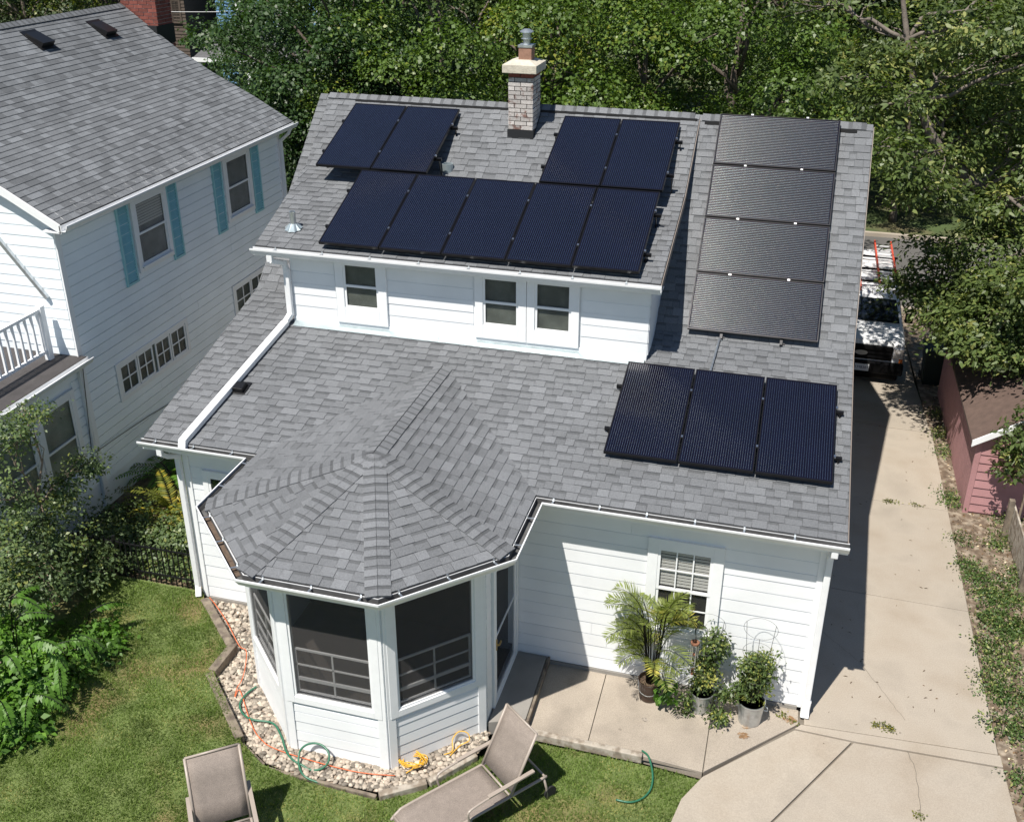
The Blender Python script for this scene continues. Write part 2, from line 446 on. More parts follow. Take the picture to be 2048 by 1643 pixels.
class Field:
    """collects the shingles of one roof; the ones that show largest become objects, the rest one mesh"""
    def __init__(s, e, style): s.e = e; s.style = style; s.items = []
    def facet(s, poly, seed, deckparent=None):
        rnd = random.Random(seed)
        P = [V(p) for p in poly]; a = (P[1]-P[0]).normalized()
        n = (P[1]-P[0]).cross(P[-1]-P[0]).normalized(); b = n.cross(a)
        c2 = [((p-P[0]).dot(a), (p-P[0]).dot(b)) for p in P]
        amin = min(c[0] for c in c2); amax = max(c[0] for c in c2); bmax = max(c[1] for c in c2)
        e = s.e; k = 0; bb = 0.0
        while bb < bmax:
            x = amin - rnd.uniform(0, 0.3); raised = rnd.random() < 0.5
            while x < amax:
                if s.style == 'laminate':
                    w = rnd.choice((0.13, 0.16, 0.19, 0.22, 0.26)) if raised else rnd.choice((0.11, 0.14, 0.18, 0.22))
                    t = 0.015 if raised else 0.0085
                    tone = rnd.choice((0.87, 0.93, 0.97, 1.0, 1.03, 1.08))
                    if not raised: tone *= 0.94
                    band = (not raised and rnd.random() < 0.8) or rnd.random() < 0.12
                else:
                    w = rnd.choice((0.15, 0.16, 0.17, 0.30)); t = 0.012
                    tone = rnd.choice((0.74, 0.85, 0.93, 1.0, 1.0, 1.06, 1.13, 1.24)); band = False
                rect = [(x, bb), (x+w-0.004, bb), (x+w-0.004, bb+e), (x, bb+e)]
                pl = clip(rect, c2)
                if len(pl) > 2:
                    full = len(pl) == 4 and abs((max(p[0] for p in pl)-min(p[0] for p in pl))-(w-0.004)) < 1e-4 and abs((max(p[1] for p in pl)-min(p[1] for p in pl))-e) < 1e-4
                    s.items.append((P[0], a, b, n, pl, bb, t, tone, band, full, x, w-0.004))
                raised = not raised; x += w
            bb += e; k += 1
    def finish(s, roof, nobj, m, hidden=None):
        e = s.e
        def ctr(it): return it[0]+it[1]*(it[10]+it[11]/2)+it[2]*(it[5]+e/2)
        full = [i for i, it in enumerate(s.items) if it[9] and not (hidden and hidden(ctr(it)))]
        def size(i):
            it = s.items[i]; d = CAM-ctr(it); L = d.length; return -it[11]*max(0, it[3].dot(d)/L)/(L*L)
        full.sort(key=size)
        pick = set(full[:nobj]); cache = {}
        mb = MB()
        for i, it in enumerate(s.items):
            o, a, b, n, pl, bb, t, tone, band, fl, x, w = it
            if i in pick:
                key = (round(tone*8)/8, band)
                if key not in cache:
                    q = MB(); T = key[0]
                    y = 0.70 if band else 1.0
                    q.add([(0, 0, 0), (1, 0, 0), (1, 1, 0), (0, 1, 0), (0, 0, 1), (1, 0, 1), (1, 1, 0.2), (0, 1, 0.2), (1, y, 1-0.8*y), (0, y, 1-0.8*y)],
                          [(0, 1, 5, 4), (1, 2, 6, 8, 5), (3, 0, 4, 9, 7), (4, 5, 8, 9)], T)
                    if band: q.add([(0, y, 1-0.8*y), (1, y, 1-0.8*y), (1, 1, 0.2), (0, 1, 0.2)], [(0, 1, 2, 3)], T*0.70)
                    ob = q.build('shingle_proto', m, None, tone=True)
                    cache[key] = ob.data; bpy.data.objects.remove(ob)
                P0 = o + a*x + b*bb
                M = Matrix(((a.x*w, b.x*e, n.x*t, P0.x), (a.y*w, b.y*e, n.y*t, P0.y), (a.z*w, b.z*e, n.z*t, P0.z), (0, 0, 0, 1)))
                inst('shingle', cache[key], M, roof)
                continue
            def h(q): return t*(1-0.8*(q[1]-bb)/e)
            def add(poly2, tn):
                k = len(poly2)
                top = [o+a*q[0]+b*q[1]+n*h(q) for q in poly2]; bot = [o+a*q[0]+b*q[1] for q in poly2]
                mb.add(top+bot, [tuple(range(k))]+[(k+j, k+(j+1) % k, (j+1) % k, j) for j in range(k)], tn)
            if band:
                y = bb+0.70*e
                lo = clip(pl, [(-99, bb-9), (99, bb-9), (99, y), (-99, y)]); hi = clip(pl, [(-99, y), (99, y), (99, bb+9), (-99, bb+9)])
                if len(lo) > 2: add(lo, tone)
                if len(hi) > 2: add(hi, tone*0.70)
            else: add(pl, tone)
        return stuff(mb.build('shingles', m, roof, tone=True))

def caps(P0, P1, wa, wb, parent, m='shingle', e=0.145, wid=0.15, seed=1, lift=0.013):
    """cap shingles along a hip or ridge from P0 up to P1; wa, wb: unit directions down each side"""
    rnd = random.Random(seed); P0, P1, wa, wb = V(P0), V(P1), V(wa), V(wb)
    d = (P1-P0).normalized(); L = (P1-P0).length; up = (-(wa+wb)).normalized()
    if up.z < 0: up = -up
    meshes = []
    for T in (0.9, 1.0, 1.08):
        q = MB()
        for w in (wa, wb):
            nrm = d.cross(w); nrm = nrm if nrm.z > 0 else -nrm
            l0, l1 = lift+0.012, lift+0.002
            def pt(s, k, l): return d*s + w*(wid*k) + nrm*l
            mid = 0.68
            f = lambda s: l0+(l1-l0)*s
            tp = [pt(0, 0, l0), pt(0, 1, l0), pt(e*mid, 1, f(mid)), pt(e*mid, 0, f(mid))]
            t2 = [pt(e*mid, 0, f(mid)), pt(e*mid, 1, f(mid)), pt(e*1.08, 1, l1), pt(e*1.08, 0, l1)]
            bt = [pt(0, 0, -0.004), pt(0, 1, -0.004), pt(e*1.08, 1, -0.004)]
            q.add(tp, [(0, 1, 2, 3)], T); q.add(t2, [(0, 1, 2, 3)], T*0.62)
            q.add([tp[0], tp[1], bt[1], bt[0]], [(0, 1, 2, 3)], T); q.add([tp[1], t2[2], bt[2], bt[1]], [(0, 1, 2, 3)], T)
        ob = q.build('cap_proto', m, None, tone=True); meshes.append(ob.data); bpy.data.objects.remove(ob)
    n = int(L/e)
    for i in range(n):
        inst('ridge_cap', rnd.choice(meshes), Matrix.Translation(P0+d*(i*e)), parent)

def sweep(path, prof, closed=False):
    """path: horizontal points; prof: (outward, z) list; outward is to the right of travel"""
    pts = [V(p) for p in path]; n = len(pts); rings = []
    for i in range(n):
        dirs = []
        if i > 0: dirs.append((pts[i]-pts[i-1]).normalized())
        if i < n-1: dirs.append((pts[i+1]-pts[i]).normalized())
        ns = [V((d.y, -d.x, 0)) for d in dirs]
        if len(ns) == 2:
            m = (ns[0]+ns[1]); m = m/(m.length_squared/2)*1.0 if m.length > 1e-6 else ns[0]
            m = (ns[0]+ns[1]).normalized(); m = m/max(0.3, m.dot(ns[0]))
        else: m = ns[0]
        rings.append([pts[i]+m*o+V((0, 0, z)) for o, z in prof])
    mb = MB(); k = len(prof)
    fl = [p for r in rings for p in r]
    fs = [(i*k+j, i*k+(j+1) % k, (i+1)*k+(j+1) % k, (i+1)*k+j) for i in range(n-1) for j in range(k)]
    fs += [tuple(range(k)), tuple(range((n-1)*k, n*k))[::-1]]
    mb.add(fl, fs)
    return mb

# ---- foliage
def leafmesh(name, pos, axis, nrm, ln, wd, tone, m, parent=None, fold=0.25, round_=False):
    N = len(pos); pos = np.asarray(pos, float)
    axis = axis/np.linalg.norm(axis, axis=1, keepdims=True)
    side = np.cross(nrm, axis); side /= np.maximum(np.linalg.norm(side, axis=1, keepdims=True), 1e-6)
    up = np.cross(axis, side)
    ln = np.broadcast_to(ln, N)[:, None]; wd = np.broadcast_to(wd, N)[:, None]
    b = pos; tip = pos+axis*ln - up*ln*0.12
    if round_:
        p = [b, pos+axis*ln*0.28+side*wd*0.46+up*wd*fold*.5, pos+axis*ln*0.7+side*wd*0.40+up*wd*fold*.4, tip, pos+axis*ln*0.7-side*wd*0.40+up*wd*fold*.4, pos+axis*ln*0.28-side*wd*0.46+up*wd*fold*.5]
    else:
        p = [b, pos+axis*ln*0.45+side*wd*0.5+up*wd*fold, tip, pos+axis*ln*0.45-side*wd*0.5+up*wd*fold]
    k = len(p)
    v = np.stack(p, axis=1).reshape(-1, 3)
    o0 = org(parent); v = v-np.array(o0)
    me = bpy.data.meshes.new(name)
    me.vertices.add(N*k); me.vertices.foreach_set('co', v.astype(np.float32).ravel())
    me.loops.add(N*k); me.loops.foreach_set('vertex_index', np.arange(N*k, dtype=np.int32))
    me.polygons.add(N); me.polygons.foreach_set('loop_start', np.arange(0, N*k, k, dtype=np.int32))
    me.polygons.foreach_set('loop_total', np.full(N, k, dtype=np.int32))
    me.update(calc_edges=True)
    at = me.attributes.new('tone', 'FLOAT', 'FACE'); at.data.foreach_set('value', np.asarray(np.broadcast_to(tone, N), dtype=np.float32))
    me.materials.append(MATS[m])
    o = bpy.data.objects.new(name, me); col.objects.link(o)
    if parent: o.parent = parent
    setorg(o, o0)
    return o

def cloud(rng, blobs, per, spread, leaf, up=0.7, out=0.6, flat=0.55, shell=0.55, ctrs=None, cl_tone=0.22):
    """leaf clusters spread through ellipsoid blobs (cx,cy,cz,rx,ry,rz,n)"""
    C = []; O = []
    for (cx, cy, cz, rx, ry, rz, n) in blobs:
        d = rng.normal(size=(n, 3)); d /= np.linalg.norm(d, axis=1, keepdims=True)
        rad = (shell+(1-shell)*rng.random((n, 1))**0.5)*(0.82+0.3*rng.random((n, 1)))
        C.append(np.array([cx, cy, cz])+d*rad*np.array([rx, ry, rz])); O.append(d)
    if ctrs is not None and len(ctrs):
        c = np.array(ctrs, float); C.append(c); O.append(rng.normal(size=c.shape)*0.4)
    C = np.concatenate(C); O = np.concatenate(O); n = len(C)
    sc = rng.uniform(0.55, 1.35, size=(n, 1, 1))
    g = rng.normal(size=(n, per, 3))*spread*sc*np.array([1, 1, flat])
    P = C[:, None, :]+g
    ct = 1+cl_tone*rng.normal(size=(n, 1))
    tone = ct*(1+0.18*rng.normal(size=(n, per)))
    nr = np.array([0, 0, up])+O[:, None, :]*out+rng.normal(size=(n, per, 3))*0.5
    ax = g/np.maximum(np.linalg.norm(g, axis=2, keepdims=True), 1e-6)+rng.normal(size=(n, per, 3))*0.6
    ax[..., 2] -= 0.25
    N = n*per
    nr = nr.reshape(N, 3); ax = ax.reshape(N, 3)
    nr /= np.linalg.norm(nr, axis=1, keepdims=True)
    ax = ax-nr*np.sum(ax*nr, axis=1, keepdims=True)
    ax += 1e-4
    ln = leaf*rng.uniform(0.5, 1.45, N)
    return P.reshape(N, 3), ax, nr, ln, np.clip(tone.reshape(N), 0.4, 1.55), C

def mounds(rng, M, per, leaf):
    """leafy domes (cx,cy,cz,r): leaves shingled over the upper side of each bough"""
    M = np.array(M, float); n = len(M)
    d = rng.normal(size=(n, per, 3)); d /= np.linalg.norm(d, axis=2, keepdims=True)
    d[..., 2] = np.where(d[..., 2] < 0.0, -d[..., 2]*0.7, d[..., 2])
    lump = 1+0.22*np.sin(5*d[..., :1]+M[:, None, :1]*7)+0.18*np.sin(6*d[..., 1:2]+M[:, None, 1:2]*9)
    rad = M[:, None, 3:4]*lump*(0.62+0.45*rng.random((n, per, 1))**0.6)
    P = M[:, None, :3]+d*rad*np.array([1, 1, 0.85])+rng.normal(size=(n, per, 3))*0.05
    nr = d*0.55+np.array([0, 0, 0.55])+rng.normal(size=(n, per, 3))*0.42
    ax = d*0.7+rng.normal(size=(n, per, 3))*0.6; ax[..., 2] -= 0.35
    tone = (1+0.14*rng.normal(size=(n, 1)))*(1+0.16*rng.normal(size=(n, per)))
    N = n*per; nr = nr.reshape(N, 3); ax = ax.reshape(N, 3); nr /= np.linalg.norm(nr, axis=1, keepdims=True)
    ax = ax-nr*np.sum(ax*nr, axis=1, keepdims=True)+1e-4
    return P.reshape(N, 3), ax, nr, leaf*rng.uniform(0.55, 1.4, N), np.clip(tone.reshape(N), 0.45, 1.5)

def limb(mb, a, b, r0, r1, rnd, wob=0.12, n=6, seg=5):
    a, b = V(a), V(b); L = (b-a).length; pts = []
    for i in range(seg+1):
        t = i/seg; p = a.lerp(b, t)
        if 0 < i < seg: p += V((rnd.uniform(-1, 1), rnd.uniform(-1, 1), rnd.uniform(-1, 1)))*L*wob*0.5
        p.z += math.sin(t*math.pi)*L*0.05
        pts.append(p)
    mb.tube(pts, [r0+(r1-r0)*i/seg for i in range(seg+1)], n)
    return pts

# ------------------------------------------------------------------ setting: ground, street, driveway, patio
random.seed(4)
def sheet(name, poly, z, m, parent=None):
    mb = MB(); mb.add([(p[0], p[1], z) for p in poly], [tuple(range(len(poly)))])
    return mb.build(name, m, parent)
def slab(name, poly, z0, z1, m, parent, bevel=0.006):
    mb = MB(); mb.prism([(p[0], p[1], z0) for p in poly], (0, 0, z1-z0))
    return mb.build(name, m, parent, bevel=bevel)
struct(sheet('ground', [(-160, -60), (160, -60), (160, 240), (-160, 240)], -0.45, 'far_ground'))
struct(sheet('road', [(-160, 17.6), (160, 17.6), (160, 24.4), (-160, 24.4)], -0.435, 'asphalt'))
for y0, y1 in ((17.42, 17.6), (24.4, 24.58)):
    mb = MB(); mb.box((-80, y0, -0.47), (80, y1, -0.31)); struct(mb.build('kerb', 'concrete'))
mb = MB(); mb.box((-80, 14.6, -0.47), (-0.6, 15.9, -0.32)); struct(mb.build('sidewalk', 'concrete'))
DW = struct(sheet('driveway', [(-1.95, -3.6), (2.5, -3.6), (2.33, 0.1), (2.30, 6.6), (2.25, 9.32), (-0.45, 9.35), (-0.45, 0.1), (-0.22, 0.03), (-1.40, -1.24), (-1.60, -1.66)], -0.03, 'joint'))
g = 0.006
def dslab(poly, z=0.0, m='concrete'): slab('slab', poly, -0.12, z, m, DW)
dslab([(-0.16, 0.03), (2.33, 0.16), (2.30, 3.23), (-0.16, 3.28)])
dslab([(-0.16, 3.28+2*g), (2.30, 3.23+2*g), (2.28, 6.23), (-0.16, 6.30)])
dslab([(-0.16, 6.30+2*g), (2.28, 6.23+2*g), (2.25, 9.3), (-0.16, 9.35)])
for P in ([(-0.16, 9.372, 0), (2.25, 9.322, 0), (2.18, 12.4, -0.30), (-0.16, 12.4, -0.30)], [(-0.16, 12.42, -0.302), (2.18, 12.42, -0.302), (2.1, 17.40, -0.415), (-0.3, 17.40, -0.415)]):
    mb = MB(); mb.prism([(x, y, z-0.12) for x, y, z in P], (0, 0, 0.12)); mb.build('slab', 'concrete', DW, bevel=0.006)
dslab([(-0.20, 0.0), (2.35, 0.13), (2.36, -0.07), (0.5, -0.12), (-0.28, -0.10)], 0.016, 'concrete')
dslab([(-0.28, -0.12), (0.46, -0.14), (-0.52, -1.76), (-0.98, -3.6), (-2.0, -3.6), (-1.62, -1.70), (-1.40, -1.27)], 0.008)
dslab([(0.49, -0.14), (2.36, -0.09), (2.52, -3.6), (-0.95, -3.6), (-0.49, -1.76)], 0.004)
# fine cracks in the driveway (thin dark strips of real depth lying in the surface)
def crack(pts, z, w=0.006):
    mb = MB(); rnd = random.Random(len(pts)); P = []
    for i in range(len(pts)-1):
        a, b = V((*pts[i], z)), V((*pts[i+1], z)); n = max(2, int((b-a).length/0.07))
        for k in range(n): P.append(a.lerp(b, k/n)+V((rnd.uniform(-.012, .012), rnd.uniform(-.012, .012), 0)))
    P.append(V((*pts[-1], z)))
    for i in range(len(P)-1):
        mb.add([P[i]+V((-w/2, 0, 0)), P[i]+V((w/2, 0, 0)), P[i+1]+V((w/2, 0, 0)), P[i+1]+V((-w/2, 0, 0))], [(0, 1, 2, 3)])
    return mb
for px in ([(1725, 1330), (1775, 1395), (1810, 1440)],):
    crack([tuple(onz(u, v, 0)[:2]) for u, v in px], 0.004).build('crack', 'joint', DW)
crack([tuple(onz(u, v, 0)[:2]) for u, v in [(1815, 1500), (1832, 1545), (1838, 1600), (1842, 1643)]], 0.009, 0.008).build('crack', 'joint', DW)
crack([tuple(onz(u, v, 0)[:2]) for u, v in [(1642, 1260), (1690, 1300), (1725, 1328)]], 0.004, 0.005).build('crack', 'joint', DW)
PA = struct(sheet('patio', [(-3.86, -1.12), (-1.42, -1.2), (-0.22, 0.02), (-0.22, 0.3), (-3.86, 0.3)], -0.02, 'joint'))
slab('slab', [(-3.80, -1.05), (-2.948, -1.08), (-2.958, 0.29), (-3.80, 0.29)], -0.12, 0.012, 'patio_concrete', PA)
slab('slab', [(-2.94, -1.08), (-1.412, -1.20), (-1.403, 0.29), (-2.948, 0.29)], -0.12, 0.012, 'patio_concrete', PA)
slab('slab', [(-1.40, -1.19), (-0.24, 0.0), (-0.24, 0.29), (-1.395, 0.29)], -0.12, 0.010, 'patio_concrete', PA)
mat('stain', (0.20, 0.115, 0.055), 0.95, var=0.4, vscale=25, c2=(0.30, 0.24, 0.18), mixscale=18)
mat('stain_grey', (0.20, 0.17, 0.14), 0.95, var=0.3, vscale=25, c2=(0.32, 0.28, 0.24), mixscale=22)
for (u, v, r, m_) in ((1487, 1470, 0.09, 'stain'), (1492, 1452, 0.06, 'stain'), (1580, 1438, 0.10, 'stain'), (1290, 1438, 0.055, 'stain_grey'), (1240, 1457, 0.03, 'stain_grey')):
    p = onz(u, v, 0.017); rr = random.Random(u)
    mb = MB(); mb.add([(p.x+r*math.cos(t)*rr.uniform(0.5, 1.1), p.y+0.8*r*math.sin(t)*rr.uniform(0.5, 1.1), 0.0165) for t in [2*math.pi*k/22 for k in range(22)]], [tuple(range(22))]); mb.build('stain', m_, PA)
st = MB(); st.prism([(-4.30, -1.22, -0.1), (-3.82, -1.02, -0.1), (-3.84, 0.28, -0.1), (-4.30, 0.28, -0.1)], (0, 0, 0.235))
st = tag(st.build('door_step', 'step_concrete', bevel=0.012), 'grey concrete step below the storm door of the sunroom', 'step')
mb = MB(); mb.bar((-3.79, -1.06, 0.075), (-3.81, 0.27, 0.075), 0.035, 0.13); mb.build('edge_strip', 'timber', st)

def lawnz(x, y):
    t = min(1, max(0, (x+8.2)/3.4)); t = t*t*(3-2*t)
    return 0.13*(1-t) - 0.06*t
LAWN = [(-13.5, -7.0), (-1.98, -7.0), (-1.98, -3.55), (-1.63, -1.72), (-1.42, -1.28), (-2.15, -1.22), (-3.80, -1.22), (-4.30, -1.72), (-4.76, -2.34), (-5.30, -2.70), (-6.40, -2.72), (-6.92, -2.65), (-7.36, -2.40), (-8.36, -1.36), (-8.42, -0.85), (-9.33, 0.02), (-9.5, 0.3), (-13.5, 0.3)]
def inpoly(x, y, P):
    c = False; j = len(P)-1
    for i in range(len(P)):
        if (P[i][1] > y) != (P[j][1] > y) and x < (P[j][0]-P[i][0])*(y-P[i][1])/(P[j][1]-P[i][1])+P[i][0]: c = not c
        j = i
    return c
from mathutils.geometry import delaunay_2d_cdt
gp = [V(p) for p in LAWN]; nb = len(gp)
gx = -13.4
while gx < -2.0:
    gy = -6.9
    while gy < 0.2:
        if inpoly(gx, gy, LAWN): gp.append(V((gx, gy)))
        gy += 0.35
    gx += 0.35
vo, eo, fo, *_ = delaunay_2d_cdt(gp, [(i, (i+1) % nb) for i in range(nb)], [list(range(nb))], 1, 1e-5)
mb = MB(); mb.add([(p.x, p.y, lawnz(p.x, p.y)) for p in vo], [tuple(f) for f in fo])
struct(mb.build('lawn', 'grass_base'))
mb = MB(); mb.add([(-12.6, 0.25, 0.02), (-9.5, 0.25, 0.02), (-9.5, 10.2, 0.02), (-12.6, 10.2, 0.02)], [(0, 1, 2, 3)]); struct(mb.build('garden_bed', 'soil'))
mb = MB(); mb.add([(2.36, -3.6, -0.02), (6.5, -3.6, -0.02), (6.5, 10, -0.02), (2.2, 10, -0.02), (2.28, 6.6, -0.02), (2.34, 0.1, -0.02), (6.5, 17.3, -0.42), (2.08, 17.3, -0.42)], [(0, 1, 2, 3, 4, 5), (3, 2, 6, 7)]); struct(mb.build('soil_strip', 'mulch'))
GRAV_O = [(-9.33, 0.14), (-8.36, -0.76), (-8.36, -1.30), (-7.34, -2.30), (-6.92, -2.56), (-6.40, -2.63), (-5.32, -2.61), (-4.77, -2.26), (-4.30, -1.64), (-4.25, -1.25)]
GRAV_I = [(-4.33, -1.24), (-5.32, -2.22), (-6.72, -2.22), (-7.71, -1.23), (-7.71, 0.3), (-9.33, 0.3)]
GB = struct(sheet('gravel_bed', GRAV_O+GRAV_I, -0.012, 'gravel_base'))

# ------------------------------------------------------------------ the white house
ZE, S0, YK, S1, YR, WD = 3.0417, 0.2714, 3.6667, 0.894, 6.7534, 9.896
ZK = ZE+S0*YK; ZR = ZK+S1*(YR-YK)
XDL, XDLE, XDR, YED, S2, ZRD, YDK, S3 = -9.70, -9.30, -2.837, 2.7056, 0.2697, 6.80, 5.1777, 0.6161
ZDK = ZRD-S3*(YR-YDK); ZED = ZDK-S2*(YDK-YED)
SX, SB, YC = -6.019, 2.1595, -0.5313
BR = SB-0.12; TR = BR*math.tan(math.pi/8); ZA = 3.675
YE = (ZA-ZE)/S0
T22 = math.tan(math.pi/8)

H = thing('white_house', 'white clapboard house with grey shingle roofs and an eight-sided sunroom', 'house', (-5, 4, 0))
pr = [(0.3, -0.3), (0.3, ZE+0.3*S0-0.17), (YK, ZK-0.19), (YR, ZR-0.24), (12.9, 2.75), (12.9, -0.3)]
mb = MB(); mb.prism([(-9.5, y, z) for y, z in pr], (9.33, 0, 0)); mb.build('wall', 'white_paint', H)
pr = [(2.9256, 3.6), (2.9256, ZED-0.07), (YDK, ZDK-0.13), (YR-0.03, ZRD-0.16), (YR-0.03, 4.2)]
mb = MB(); mb.prism([(-8.83, y, z) for y, z in pr], (5.83, 0, 0)); mb.build('dormer_wall', 'white_paint', H)
mb = MB(); mb.box((-9.53, 0.27, -0.3), (-0.14, 0.29, 0.07)); mb.build('foundation', 'step_concrete', H)
# roof decks
def deck(name, prof, xl, xr, th=0.11):
    mb = MB(); n = len(prof)
    fx = xl if callable(xl) else (lambda y: xl)
    ring = prof+[(y, z-th) for y, z in prof[::-1]]
    k = len(ring)
    mb.add([(fx(y), y, z) for y, z in ring]+[(xr, y, z) for y, z in ring],
           [tuple(range(k)), tuple(range(k, 2*k))[::-1]]+[(i, k+i, k+(i+1) % k, (i+1) % k) for i in range(k)])
    return mb.build(name, 'deck', H)
roof = deck('roof', [(0, ZE), (YK, ZK), (YR, ZR), (13.3, ZR-0.62*(13.3-YR))], -WD, 0.0)
xdl = lambda y: XDLE+(XDL-XDLE)*(y-YED)/(YR-YED)
droof = deck('dormer_roof', [(YED, ZED), (YDK, ZDK), (YR, ZRD)], xdl, XDR)
A_ = V((SX-BR, YC-TR, ZE)); B_ = V((SX-TR, YC-BR, ZE)); C_ = V((SX+TR, YC-BR, ZE)); D_ = V((SX+BR, YC-TR, ZE))
AP = V((SX, YC, ZA)); RE = V((SX, YE, ZA)); LV = V((SX-BR, 0, ZE)); RV = V((SX+BR, 0, ZE))
facets = [[LV, A_, AP, RE], [A_, B_, AP], [B_, C_, AP], [C_, D_, AP], [D_, RV, RE, AP]]
mb = MB()
for f in facets:
    mb.prism([p-V((0, 0, 0.003)) for p in f], (0, 0, -0.09))
sroof = mb.build('sunroom_roof', 'deck', H)
SHF = Field(0.143, 'laminate')
SHF.facet([(-WD, 0, ZE), (0, 0, ZE), (0, YK, ZK), (-WD, YK, ZK)], 1)
SHF.facet([(-3.0, YK, ZK), (0, YK, ZK), (0, YR, ZR), (-3.0, YR, ZR)], 2)
SHF.facet([(-WD, YK, ZK), (-8.7, YK, ZK), (-8.7, YR, ZR), (-WD, YR, ZR)], 3)
SHF.facet([(XDLE, YED, ZED), (XDR, YED, ZED), (XDR, YDK, ZDK), (xdl(YDK), YDK, ZDK)], 4)
SHF.facet([(xdl(YDK), YDK, ZDK), (XDR, YDK, ZDK), (XDR, YR, ZRD), (XDL, YR, ZRD)], 5)
for i, f in enumerate(facets): SHF.facet(f, 10+i)
def sunz(x, y):
    if y > YE or y < YC-BR: return -1
    dx = abs(x-SX)
    r = dx if y > YC else max(dx, YC-y, (dx+YC-y)/math.sqrt(2))
    return ZA-(ZA-ZE)*r/BR if r < BR else -1
def hid(c):
    if -3.35 < c.x < -0.1 and 0.6 < c.y < 2.85: return True
    if -2.6 < c.x < -0.4 and c.y > 3.4: return True
    if c.z < sunz(c.x, c.y)-0.01: return True
    if -8.9 < c.x < -2.95 and 2.9 < c.y < 6 and c.z < 4.9: return True
    return False
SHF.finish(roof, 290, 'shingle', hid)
def hipcaps(P0, P1, q1, q2, parent, seed, **kw):
    d = (P1-P0).normalized(); w = []
    for q in (q1, q2):
        t = V(q)-P0; t = t-d*t.dot(d); w.append(t.normalized())
    caps(P0, P1, w[0], w[1], parent, seed=seed, **kw)
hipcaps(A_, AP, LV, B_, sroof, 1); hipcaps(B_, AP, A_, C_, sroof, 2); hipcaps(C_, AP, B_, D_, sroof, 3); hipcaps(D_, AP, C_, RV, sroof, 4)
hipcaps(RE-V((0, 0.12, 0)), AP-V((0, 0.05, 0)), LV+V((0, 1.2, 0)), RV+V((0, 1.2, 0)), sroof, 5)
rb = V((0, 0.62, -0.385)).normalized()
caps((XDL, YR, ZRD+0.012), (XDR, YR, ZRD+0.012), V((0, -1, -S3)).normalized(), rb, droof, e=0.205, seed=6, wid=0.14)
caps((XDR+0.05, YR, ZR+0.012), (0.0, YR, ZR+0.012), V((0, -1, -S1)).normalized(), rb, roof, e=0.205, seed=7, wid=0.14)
mb = MB(); mb.bar((XDL+0.55, YR-0.135, ZRD-0.07), (XDR-0.03, YR-0.135, ZRD-0.07), 0.03, 0.05); mb.build('ridge_vent', 'rubber_black', droof)
for x0, x1 in ((XDR+0.1, -2.35), (-0.55, -0.25)):
    mb = MB(); mb.bar((x0, YR-0.14, ZR-0.10), (x1, YR-0.14, ZR-0.10), 0.03, 0.06); mb.build('ridge_vent', 'rubber_black', roof)
# rake trim
for pts, par in (([(0.012, 0, ZE), (0.012, YK, ZK), (0.012, YR, ZR)], roof), ([(XDR+0.012, YED, ZED), (XDR+0.012, YDK, ZDK), (XDR+0.012, YR, ZRD)], droof)):
    for a, b in zip(pts[:-1], pts[1:]):
        mb = MB(); dz = V((0, 0, -0.085)); mb.bar(V(a)+dz, V(b)+dz, 0.012, 0.13); mb.build('rake_trim', 'drip_edge', par)
# fascia, soffit, gutters
GPROF = [(0.0, -0.015), (0.0, -0.115), (0.075, -0.115), (0.098, -0.075), (0.118, -0.04), (0.12, -0.012), (0.104, -0.012), (0.108, -0.038), (0.09, -0.07), (0.070, -0.108), (0.006, -0.108), (0.006, -0.015)]
def sl(p, d=0): return V((p[0], p[1], ZE+d))
path = [V((-WD-0.04, 0, ZE)), LV, A_, B_, C_, D_, RV, V((0.03, 0, ZE))]
GO = 0.012
GPR = [(o+GO, z) for o, z in GPROF]
gut = sweep(path, GPR).build('gutter', 'gutter_white', H)
sweep(path, [(-0.02, -0.03), (-0.02, -0.19), (0.008, -0.19), (0.008, -0.03)]).build('fascia', 'trim_white', H)
sweep(path, [(-0.40, -0.158), (-0.40, -0.175), (-0.021, -0.175), (-0.021, -0.158)]).build('soffit', 'trim_white', H)
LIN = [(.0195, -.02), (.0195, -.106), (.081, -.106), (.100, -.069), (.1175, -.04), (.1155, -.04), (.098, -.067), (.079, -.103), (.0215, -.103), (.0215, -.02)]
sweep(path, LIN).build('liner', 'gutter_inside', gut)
def brackets(p, q, par, step=0.6, m='trim_white', off=0.3):
    p, q = V(p), V(q); d = (q-p).normalized(); n = V((d.y, -d.x, 0)); L = (q-p).length; s = off
    while s < L-0.1:
        c = p+d*s
        mb = MB(); mb.bar(c+n*0.008+V((0, 0, -0.03)), c+n*0.125+V((0, 0, -0.018)), 0.025, 0.008); mb.bar(c+n*0.02+V((0, 0, -0.032)), c+n*0.02+V((0, 0, 0.012)), 0.022, 0.012)
        mb.build('bracket', m, par); s += step
for a, b in zip(path[:-1], path[1:]): brackets(a, b, gut, 0.62, 'galvanised', 0.25)
def debris(p, q, par, w=0.07):
    p, q = V(p), V(q); d = (q-p).normalized(); n = V((d.y, -d.x, 0)); mb = MB(); L = (q-p).length; k = int(L/0.08)
    for i in range(k):
        a = p+d*(L*i/k); b = p+d*(L*(i+1)/k)
        h0, h1 = random.uniform(-0.10, -0.075), random.uniform(-0.10, -0.075)
        mb.add([a+n*0.022+V((0, 0, h0)), b+n*0.022+V((0, 0, h1)), b+n*(0.015+w)+V((0, 0, h1)), a+n*(0.015+w)+V((0, 0, h0))], [(3, 2, 1, 0)])
    mb.build('leaf_litter', 'gutter_dirt', par)
debris(A_.lerp(B_, 0.06), A_.lerp(B_, 0.94), gut)
dpath = [V((XDLE-0.03, YED, ZED)), V((XDR+0.02, YED, ZED))]
dgut = sweep(dpath, GPR).build('gutter', 'gutter_white', H)
